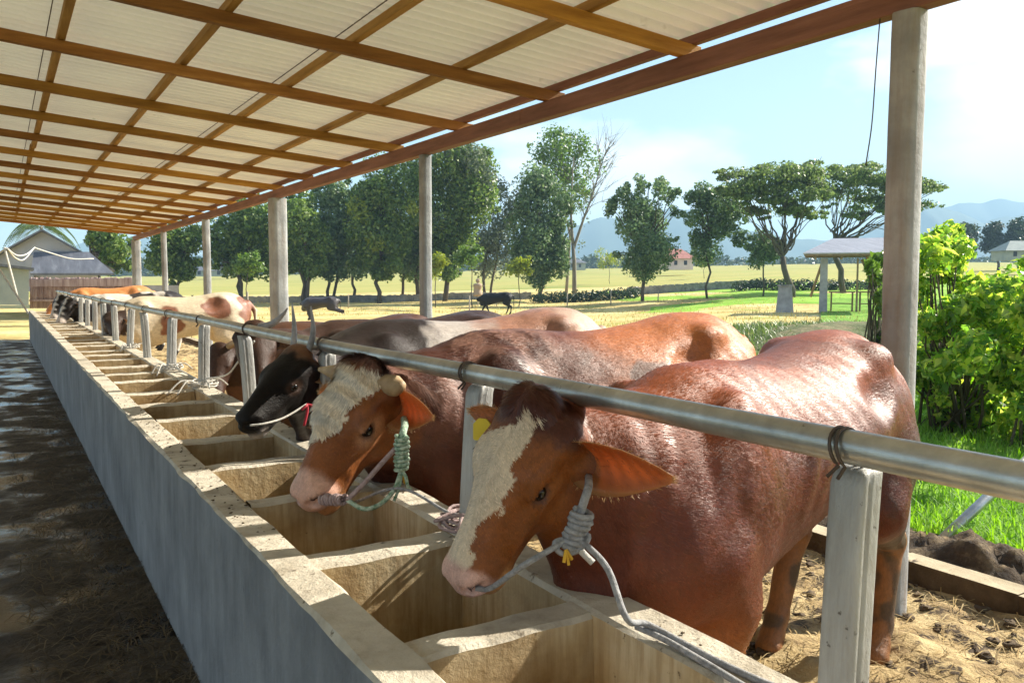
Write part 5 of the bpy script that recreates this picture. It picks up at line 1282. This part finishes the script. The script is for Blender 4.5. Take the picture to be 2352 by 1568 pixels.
# rusty feeder frame with tan cover near the airy tree
p = gat(1098, 62); root = thing('scarecrow', 'tan cloth scarecrow standing on sticks at the edge of the field', 'scarecrow', p); M['cloth'] = mat_plain('tan_cloth', (.42, .31, .22), .95)
MB().tube([p, p + (0, 0, 1.9)], .04, 6).tube([p + np.array([CP, -SP, 0]) * -.55 + (0, 0, 1.45), p + np.array([CP, -SP, 0]) * .55 + (0, 0, 1.5)], .035, 6).build('stick', M['stake'], root)
V, F = tube(spline([p + (0, 0, .75), p + (0, .05, 1.2), p + (0, 0, 1.6), p + (0, 0, 1.7)], 5), np.array([.34, .36, .34, .32, .30, .29, .29, .30, .32, .34, .33, .30, .24, .16, .10, .06])[:16], 12)
mesh_obj('coat', np.array(V), F, M['cloth'], root, True); V, F = tube([p + (0, 0, z) for z in (1.72, 1.78, 1.88, 1.98, 2.04)], [.05, .14, .17, .13, .04], 12); mesh_obj('head', np.array(V), F, M['cloth'], root, True)

# ------------------------------------------------------------------ field hut with benches, concrete block
M['zinc'] = mat_noise('zinc_roof', [(.3, (.30, .30, .33)), (.6, (.42, .42, .455)), (.8, (.52, .52, .55))], 1.5, rough=.5, bump=.2, bscale=12, stretch=(8, 1, 1), metal=.2)
M['hutwood'] = mat_noise('hut_timber', [(.3, (.16, .11, .06)), (.7, (.32, .23, .13))], 4, rough=.85, bump=.3, bscale=20)
M['greyconc'] = mat_noise('grey_concrete', [(.3, (.24, .23, .23)), (.7, (.40, .39, .385))], 3, rough=.9, bump=.4, bscale=18)
DH = 40.0; rgt = np.array([CP, -SP, 0]); fwd = np.array([SP, CP, 0]); up = np.array([0, 0, 1.])
hb = at(1890, 712, DH); gzh = hb[2]; rad_ = nrm(np.array([hb[0], hb[1], 0])); prp_ = np.array([rad_[1], -rad_[0], 0])
hut = thing('field_hut', 'open field hut with a shallow zinc roof on concrete and timber posts', 'hut', hb)
def hp(u, v, d): return at(u, v, DH + d)
def fpt(r_, f_, z): return hb + prp_ * r_ + rad_ * f_ + up * z
s = DH / FPX
rt = (2040 - 1890) * s; rz = (712 - 546) * s; ez = (712 - 582) * s
b = MB()   # hipped roof: front-left hip seen from below
cor = [fpt(-.95, -.6, ez), fpt(rt + 1.0, -.6, ez), fpt(rt + 1.0, 3.4, ez + .05), fpt(-.95, 3.4, ez + .05)]; rid = [fpt(.35, 1.4, rz), fpt(rt + .2, 1.4, rz)]
rv = cor + rid + [c + up * -.05 for c in cor] + [c + up * -.05 for c in rid]
b.add(rv, [(0, 1, 5, 4), (1, 2, 5), (2, 3, 4, 5), (3, 0, 4), (6, 10, 11, 7), (7, 11, 8), (8, 11, 10, 9), (9, 10, 6), (0, 6, 7, 1), (1, 7, 8, 2), (2, 8, 9, 3), (3, 9, 6, 0)]).build('roof', M['zinc'], hut)
b = MB()
for f_ in (-.55, .6, 1.7, 2.8): b.beam(fpt(-.9, f_, ez - .10), fpt(rt + .95, f_, ez - .10), .07, .09)
for r_ in (-.4, .8, 2.0, 3.0): b.beam(fpt(r_, -.57, ez - .20), fpt(r_, 3.2, ez - .20), .07, .09)
b.build('roof_frame', M['hutwood'], hut)
for i, (r_, f_, w, mt) in enumerate([(0, 0, .36, 'greyconc'), (0.1, 2.8, .14, 'hutwood'), (1.5, .2, .09, 'hutwood'), (rt, .2, .14, 'hutwood'), (rt, 2.8, .14, 'hutwood')]):
    MB().hexa([fpt(r_ + a * w / 2 * k_, f_ + c * w / 2 * k_, z) for z, k_ in ((-.25, 1.08), (ez - .25, .9)) for a, c in ((-1, -1), (1, -1), (1, 1), (-1, 1))]).build('post', M[mt], hut)
MB().beam(fpt(-.6, 2.0, .6), fpt(-.05, 1.4, ez - .3), .09, .09).build('brace', M['hutwood'], hut); MB().beam(fpt(2.4, 1.0, 1.0), fpt(1.7, .8, ez - .3), .12, .12).build('brace', M['hutwood'], hut)
for i, (a0, a1) in enumerate(((.25, 1.45), (1.55, 2.7))):
    bb = thing('bench', ['plain timber bench inside the hut, beside the concrete post', 'plain timber bench inside the hut, beside the thin middle post'][i], 'bench', fpt((a0 + a1) / 2, .9, 0), 'benches in the hut')
    MB().beam(fpt(a0, .9, .86), fpt(a1, .9, .86), .32, .06).build('seat', M['hutwood'], bb)
    for a in (a0 + .12, a1 - .12):
        MB().beam(fpt(a, .78, -.2), fpt(a, .78, .83), .06, .06, fwd).build('leg', M['hutwood'], bb); MB().beam(fpt(a, 1.02, -.2), fpt(a, 1.02, .83), .06, .06, fwd).build('leg', M['hutwood'], bb)
    MB().beam(fpt(a0 + .15, .9, .30), fpt(a1 - .15, .9, .30), .05, .05).build('stretcher', M['hutwood'], bb)
o = MB().hexa([fpt(-1.75 + a * k_, c * k_, z) for z, k_ in ((-.25, .42), (1.15, .30)) for a, c in ((-1, -.7), (1, -.7), (1, .7), (-1, .7))]).hexa([fpt(-1.75 + a * .36, c * .30, z) for z in (1.153, 1.2) for a, c in ((-1, -1), (1, -1), (1, 1), (-1, 1))]).build('concrete_block', M['greyconc'], bevel=.02)
tag(o, 'squat grey concrete block standing left of the field hut', 'block')
# leaning grey pipe in the lawn
a = at(2140, 1262, 4.45); c = at(2300, 1112, 4.9)
o = MB().tube([a, c, c + (c - a) * .5], .030, 12).build('leaning_pipe', M['pipe'], smooth=True); tag(o, 'grey pipe leaning up out of the grass behind the rail', 'pipe')
pb = at(2286, 1352, 3.9); M['black'] = mat_plain('black_rubber', (.02, .02, .022), .5); M['whitish'] = mat_plain('white_rubber', (.62, .61, .60), .5)
boot = thing('dropped_boot', 'rubber boot with a white toe lying on the dung bank at the right edge', 'boot', pb)
d = nrm(rgt * 1.0 - fwd * .35 - up * .12)
V, F = tube([pb + d * t for t in (0, .008, .03, .07, .11)], [.012, .032, .044, .046, .044], 14); mesh_obj('toe', np.array(V), F, M['whitish'], boot, True)
V, F = tube([pb + d * .112, pb + d * .18, pb + d * .24 + up * .03, pb + d * .27 + up * .14], [.043, .048, .055, .06], 14); mesh_obj('shaft', np.array(V), F, M['black'], boot, True)

# ------------------------------------------------------------------ buildings
M['tin'] = mat_noise('house_tin_roof', [(.3, (.10, .105, .12)), (.55, (.155, .16, .18)), (.75, (.25, .255, .27))], .8, rough=.6, bump=.15, bscale=10, stretch=(5, 1, 1))
M['gable'] = mat_noise('gable_plaster', [(.3, (.33, .335, .36)), (.7, (.45, .45, .475))], .8, rough=.9, bump=.2, bscale=8)
M['white_wall'] = mat_noise('whitewash', [(.3, (.26, .29, .27)), (.7, (.38, .41, .37))], 1, rough=.9, bump=.2, bscale=8)
M['pinkwall'] = mat_noise('pink_wash', [(.3, (.60, .46, .44)), (.7, (.72, .60, .57))], 1, rough=.9)
M['darkgap'] = mat_plain('dark_board', (.035, .04, .06), .8)
M['redroof'] = mat_noise('red_tile', [(.3, (.40, .15, .12)), (.7, (.56, .26, .21))], 2, rough=.8)
M['bamboo'] = mat_noise('bamboo', [(.3, (.20, .12, .11)), (.5, (.36, .25, .23)), (.7, (.50, .38, .34))], 2, rough=.85, bump=.3, bscale=12, stretch=(4, 4, .4))
DG = 42.0
def gp(u, v, d=0): return at(u, v, DG + d)
house = thing('gabled_house', 'grey house with a wide pale gable and tin lean to roof, beyond the trough end', 'house', gp(140, 660))
b = MB(); ap, le, re_ = gp(96, 532), gp(-20, 596), gp(222, 596); fwd0 = fwd; fwd = nrm(np.array([ap[0], ap[1], 0])); back = fwd * 9
b.add([ap, le, re_, le + (0, 0, -1.6), re_ + (0, 0, -1.6), ap + back, le + back, re_ + back, le + back + (0, 0, -1.6), re_ + back + (0, 0, -1.6)], [(0, 1, 2), (1, 3, 4, 2), (0, 5, 6, 1), (0, 2, 7, 5), (1, 6, 8, 3), (2, 4, 9, 7)]).build('gable_wall', M['gable'], house)
b = MB()
for (e0, e1) in ((ap, gp(-40, 607)), (ap, gp(262, 625))):
    n_ = -fwd * .5; t = up * .12; b.hexa([e0 + n_ + up * .02, e1 + n_ + up * .02, e1 + back + up * .02, e0 + back + up * .02, e0 + n_ + t, e1 + n_ + t, e1 + back + t, e0 + back + t])
b.build('roof', M['tin'], house)
b = MB(); q = [gp(78, 583, -.45), gp(205, 583, -.45), gp(262, 632, -2.4), gp(70, 632, -2.4)]
b.hexa([q[3], q[2], q[1], q[0], q[3] + up * .1, q[2] + up * .1, q[1] + up * .1, q[0] + up * .1]).build('lean_to_roof', M['tin'], house)
MB().hexa([gp(80, 600, -.14), gp(196, 600, -.14), gp(196, 600, -.03), gp(80, 600, -.03), gp(80, 581, -.14), gp(196, 581, -.14), gp(196, 581, -.03), gp(80, 581, -.03)]).build('ventilation_gap', M['darkgap'], house)
MB().hexa([gp(58, 640, -.3), gp(78, 640, -.3), gp(78, 640, -.05), gp(58, 640, -.05), gp(58, 585, -.3), gp(78, 585, -.3), gp(78, 585, -.05), gp(58, 585, -.05)]).build('corner_wall', M['gable'], house)
fwd = fwd0
out = thing('outhouse', 'small whitewashed outhouse with a lean roof at the left edge', 'outbuilding', at(30, 700, 30))
O = lambda u, v, d=0: at(u, v, 30 + d)
fwd = nrm(np.array([O(30, 643)[0], O(30, 643)[1], 0]))
b = MB(); b.hexa([O(-60, 700), O(66, 700), O(66, 700) + fwd * 3, O(-60, 700) + fwd * 3, O(-60, 606), O(66, 620), O(66, 620) + fwd * 3, O(-60, 606) + fwd * 3]).build('wall', M['white_wall'], out)
b = MB(); b.hexa([O(-66, 603, -.3), O(78, 621, -.3), O(78, 621) + fwd * 3.2, O(-66, 603) + fwd * 3.2, O(-66, 597, -.3), O(78, 615, -.3), O(78, 615) + fwd * 3.2, O(-66, 597) + fwd * 3.2]).build('roof', M['tin'], out)
fwd = fwd0
# bamboo fence and a low block wall right of it
fen = thing('bamboo_fence', 'pinkish brown bamboo fence closing the far end behind the orange cow', 'fence', at(150, 690, 34))
b = MB(); r = random.Random(2)
for i, u in enumerate(np.arange(70, 305, 2.6)):
    D = 34 - .5 * (i % 2) * .05; p = at(u, 708, D); t = at(u + r.uniform(-.4, .4), 638 + r.uniform(-2, 2) - (u < 80) * 0, D); b.tube([p, t], .030, 6)
b.build('pole', M['bamboo'], fen, smooth=True)['kind'] = 'stuff'
MB().beam(at(68, 650, 33.8), at(310, 648, 33.8), .05, .30).build('top_board', M['bamboo'], fen)
MB().beam(at(68, 690, 33.85), at(310, 690, 33.85), .05, .08).build('lower_board', M['bamboo'], fen)
o = MB().hexa([at(u, v, D) for v in (705, 655) for (u, D) in ((305, 36), (410, 36), (410, 36.3), (305, 36.3))]).build('block_wall', M['greyconc']); tag(o, 'plain grey block wall right of the bamboo fence', 'wall')
# far small houses
def small_house(label, u0, u1, v0, vr, v1, D, wall, roof):
    p = at((u0 + u1) / 2, v0, D); hs_ = thing('small_house', label, 'house', p, 'far houses'); w = (u1 - u0) * D / FPX; d = w * .7
    A0 = at(u0, v0, D); A1 = at(u1, v0, D); hw = (v0 - vr) * D / FPX; hr = (v0 - v1) * D / FPX; A0[2] -= .5; A1[2] -= .5
    MB().hexa([A0, A1, A1 + fwd * d, A0 + fwd * d] + [q + up * (hw + .5) for q in (A0, A1, A1 + fwd * d, A0 + fwd * d)]).build('wall', M[wall], hs_)
    ov = w * .08; e = [A0 + up * (hw + .5) - rgt * ov - fwd * ov, A1 + up * (hw + .5) + rgt * ov - fwd * ov, A1 + up * (hw + .5) + rgt * ov + fwd * (d + ov), A0 + up * (hw + .5) - rgt * ov + fwd * (d + ov)]
    e = [q + up * .02 for q in e]
    k0_ = A0 + up * (hr + .5) + rgt * w * .28 + fwd * d * .5; k1_ = A1 + up * (hr + .5) - rgt * w * .28 + fwd * d * .5
    MB().add(e + [k0_, k1_], [(0, 1, 5, 4), (1, 2, 5), (2, 3, 4, 5), (3, 0, 4), (3, 2, 1, 0)]).build('roof', M[roof], hs_)
    for t in (.22, .5, .78):
        c = A0 + (A1 - A0) * t - fwd * .03 + up * (hw * .5 + .5); a_ = w * .045; MB().hexa([c + rgt * x_ * a_ + fwd * f_ + up * z_ * a_ * 1.4 for z_ in (-1, 1) for x_, f_ in ((-1, -.02), (1, -.02), (1, .06), (-1, .06))]).build('window', M['darkgap'], hs_)
small_house('small pink walled house with a reddish hipped roof in the rice field', 1512, 1592, 613, 594, 571, 150, 'pinkwall', 'redroof')
small_house('far pale house with a red brown roof between two dark trees', 780, 850, 622, 612, 598, 210, 'white_wall', 'redroof')
small_house('far white house seen behind the low hedge by the bare tree', 1285, 1345, 616, 604, 594, 230, 'white_wall', 'tin')
small_house('far pale house left of the wide square post', 440, 520, 630, 622, 608, 220, 'white_wall', 'tin')
small_house('white house with a bright roof at the right edge above the shrub', 2312, 2400, 590, 576, 552, 120, 'white_wall', 'white_wall')
# pole with wires at the far left
o = MB().tube([at(42, 690, 24), at(10, 568, 24)], .03, 8).build('leaning_pole', M['rope_white']); tag(o, 'thin pale pole leaning left in front of the outhouse', 'pole', 'thin poles')
o = MB().tube([at(66, 720, 21), at(-20, 590, 21)], .028, 8).build('leaning_pole', M['rope_white']); tag(o, 'thin pale pole slanting steeply down to the trough end', 'pole', 'thin poles')
wire = lambda lb, pts: tag(MB().tube(spline(pts, 6), .022, 6).build('hanging_rope', M['rope_white'], smooth=True), lb, 'rope', 'ropes strung at the far left')
wire('sagging white rope from the leaning pole to the house gable, lower loop', [at(18, 572, 24), at(35, 592, 26), at(55, 596, 28), at(78, 570, 30)])
wire('sagging white rope from the leaning pole to the house gable, upper loop', [at(16, 570, 24), at(38, 586, 26), at(60, 584, 28), at(80, 568, 30)])
wire('white rope running right along the house gable', [at(80, 569, 30), at(120, 582, 32), at(165, 594, 33), at(215, 594, 34)])
wire('white rope going out of the picture at the left edge', [at(15, 570, 24), at(0, 580, 24), at(-25, 605, 24)])

# ------------------------------------------------------------------ far woods and mountains
cs = []; rs = []; r = np.random.default_rng(21)
for u in np.arange(-200, 2700, 6):
    D = r.uniform(300, 420); v = 604 - 12 * r.uniform() - (18 if u > 1300 else 6) * (.5 + .5 * math.sin(u * .013 + 1)) * r.uniform(.4, 1); p = gat(u, D); t = at(u, v, D)
    h = max(2.5, t[2] - p[2]); p[2] += h * .5; cs.append(p); rs.append(h * .62)
V, F = leaves(cs, rs, 30000, 2.0, r, .6, 1.0); o = mesh_obj('far_woods', V, F, LEAF['far']); tag(o, 'grey green belt of far woods beyond the rice fields', 'woods', kind='stuff')
M['mount'] = mat_noise('mountain', [(.3, (.035, .06, .045)), (.6, (.06, .09, .065))], .0012, rough=1, bump=0)
def ridge(D, prof, name, depth):
    us = np.arange(prof[0][0], prof[-1][0] + 1, 8); vs_ = np.interp(us, [p[0] for p in prof], [p[1] for p in prof]); vs_ = vs_ + 5 * fbm(np.stack([us, us * 0, us * 0], 1), .02, 3)
    V = []; m = 9
    for u, v in zip(us, vs_):
        t = at(u, v, D); g = at(u, 650, D)
        for k_ in range(m):
            q = k_ / (m - 1); f = 1 - abs(2 * q - 1); hgt = (t[2]) * (f ** 1.15) * (1 + .06 * math.sin(u * .05 + k_ * 1.3) * (f < .99)); V.append((t[0] + fwd[0] * (q - .5) * depth, t[1] + fwd[1] * (q - .5) * depth, hgt - 5))
    n = len(us); F = [(i * m + k_, (i + 1) * m + k_, (i + 1) * m + k_ + 1, i * m + k_ + 1) for i in range(n - 1) for k_ in range(m - 1)]
    o = mesh_obj(name, np.array(V), F, M['mount'], None, True); o['kind'] = 'structure'
ridge(1900, [(-300, 600), (100, 575), (230, 548), (330, 540), (420, 575), (600, 590), (900, 580), (1150, 570), (1300, 520), (1380, 490), (1450, 500), (1540, 470), (1600, 478), (1700, 520), (1850, 545), (1980, 540), (2060, 500), (2110, 468), (2150, 462), (2200, 480), (2260, 505), (2330, 495), (2400, 480), (2600, 520), (2900, 600)], 'mountains', 700)
ridge(2500, [(1900, 560), (2050, 500), (2200, 462), (2300, 458), (2400, 470), (2700, 560)], 'far_mountains', 600)
# aerial haze
hz = MB().box(-3200, 3600, -600, 3600, -8, 275).build('haze', None); hz['kind'] = 'stuff'
hm = bpy.data.materials.new('haze'); hm.use_nodes = True; hn = hm.node_tree; hn.nodes.remove(hn.nodes['Principled BSDF'])
pv = N(hn, 'ShaderNodeVolumePrincipled'); pv.inputs['Density'].default_value = HAZE; pv.inputs['Color'].default_value = (.48, .76, 1, 1); pv.inputs['Anisotropy'].default_value = 0
hn.links.new(pv.outputs[0], hn.nodes['Material Output'].inputs['Volume']); hz.data.materials.append(hm); tag(hz, 'pale blue haze over the distance', 'haze')
# ------------------------------------------------------------------ camera, light, sky
cam = bpy.data.cameras.new('camera'); co = bpy.data.objects.new('camera', cam); COL.objects.link(co)
cam.sensor_width = 36; cam.lens = FPX / 2352 * 36; cam.clip_end = 20000; cam.clip_start = .05
co.location = (0, 0, CAMZ); co.rotation_euler = (pi / 2 - TH, 0, -PSI)
scene.camera = co
SUN_AZ, SUN_EL = radians(96), radians(33)     # azimuth clockwise from +Y
S = np.array([sin(SUN_AZ) * cos(SUN_EL), cos(SUN_AZ) * cos(SUN_EL), sin(SUN_EL)])
sl = bpy.data.lights.new('sun', 'SUN'); sl.energy = 5.0; sl.angle = radians(.5); sl.color = (1, .93, .80)
so = bpy.data.objects.new('sun', sl); COL.objects.link(so); so.location = (30, 0, 30)
from mathutils import Vector
so.rotation_euler = Vector(-S).to_track_quat('-Z', 'Y').to_euler()
w = bpy.data.worlds.new('World'); scene.world = w; w.use_nodes = True
nt = w.node_tree; L = nt.links; bg = nt.nodes['Background']
sky = nt.nodes.new('ShaderNodeTexSky'); sky.sky_type = 'NISHITA'; sky.sun_disc = False
sky.sun_elevation = SUN_EL; sky.sun_rotation = SUN_AZ; sky.air_density = 1.2; sky.dust_density = .4; sky.ozone_density = 1.5
tc = N(nt, 'ShaderNodeTexCoord'); mp = N(nt, 'ShaderNodeMapping'); mp.inputs['Scale'].default_value = (1, 1, 2.6); mp.inputs['Location'].default_value = CLOUD_OFF
L.new(tc.outputs['Generated'], mp.inputs['Vector'])
n1 = N(nt, 'ShaderNodeTexNoise', Scale=2.3, Detail=9, Roughness=.52); L.new(mp.outputs[0], n1.inputs['Vector'])
sp = N(nt, 'ShaderNodeSeparateXYZ'); L.new(tc.outputs['Generated'], sp.inputs[0])
mr = N(nt, 'ShaderNodeMapRange'); L.new(sp.outputs['Z'], mr.inputs['Value'])
mr.inputs['From Min'].default_value = .0; mr.inputs['From Max'].default_value = .15; mr.inputs['To Min'].default_value = .15; mr.inputs['To Max'].default_value = -.07
ad = N(nt, 'ShaderNodeMath', operation='ADD'); L.new(n1.outputs['Fac'], ad.inputs[0])
m2 = N(nt, 'ShaderNodeMapRange'); L.new(sp.outputs['X'], m2.inputs['Value']); m2.inputs['From Min'].default_value = .78; m2.inputs['From Max'].default_value = .95; m2.inputs['To Min'].default_value = 0; m2.inputs['To Max'].default_value = .16
a2 = N(nt, 'ShaderNodeMath', operation='ADD'); L.new(mr.outputs[0], a2.inputs[0]); L.new(m2.outputs[0], a2.inputs[1]); L.new(a2.outputs[0], ad.inputs[1])
r1 = ramp(nt, ad.outputs[0], [(.47, (0, 0, 0)), (.57, (1, 1, 1))])
mx = N(nt, 'ShaderNodeMix', data_type='RGBA'); L.new(r1.outputs[0], mx.inputs[0]); L.new(sky.outputs[0], mx.inputs[6]); mx.inputs[7].default_value = (9.5, 9.6, 9.8, 1)
L.new(mx.outputs[2], bg.inputs['Color']); bg.inputs['Strength'].default_value = .066;vs = scene.view_settings; vs.view_transform = 'Standard'; vs.look = 'None'; vs.gamma = 1; vs.exposure = EXPOSURE
scene.render.engine = 'CYCLES'
cy = scene.cycles; cy.max_bounces = 10; cy.diffuse_bounces = 6; cy.transparent_max_bounces = 12; cy.volume_bounces = 0
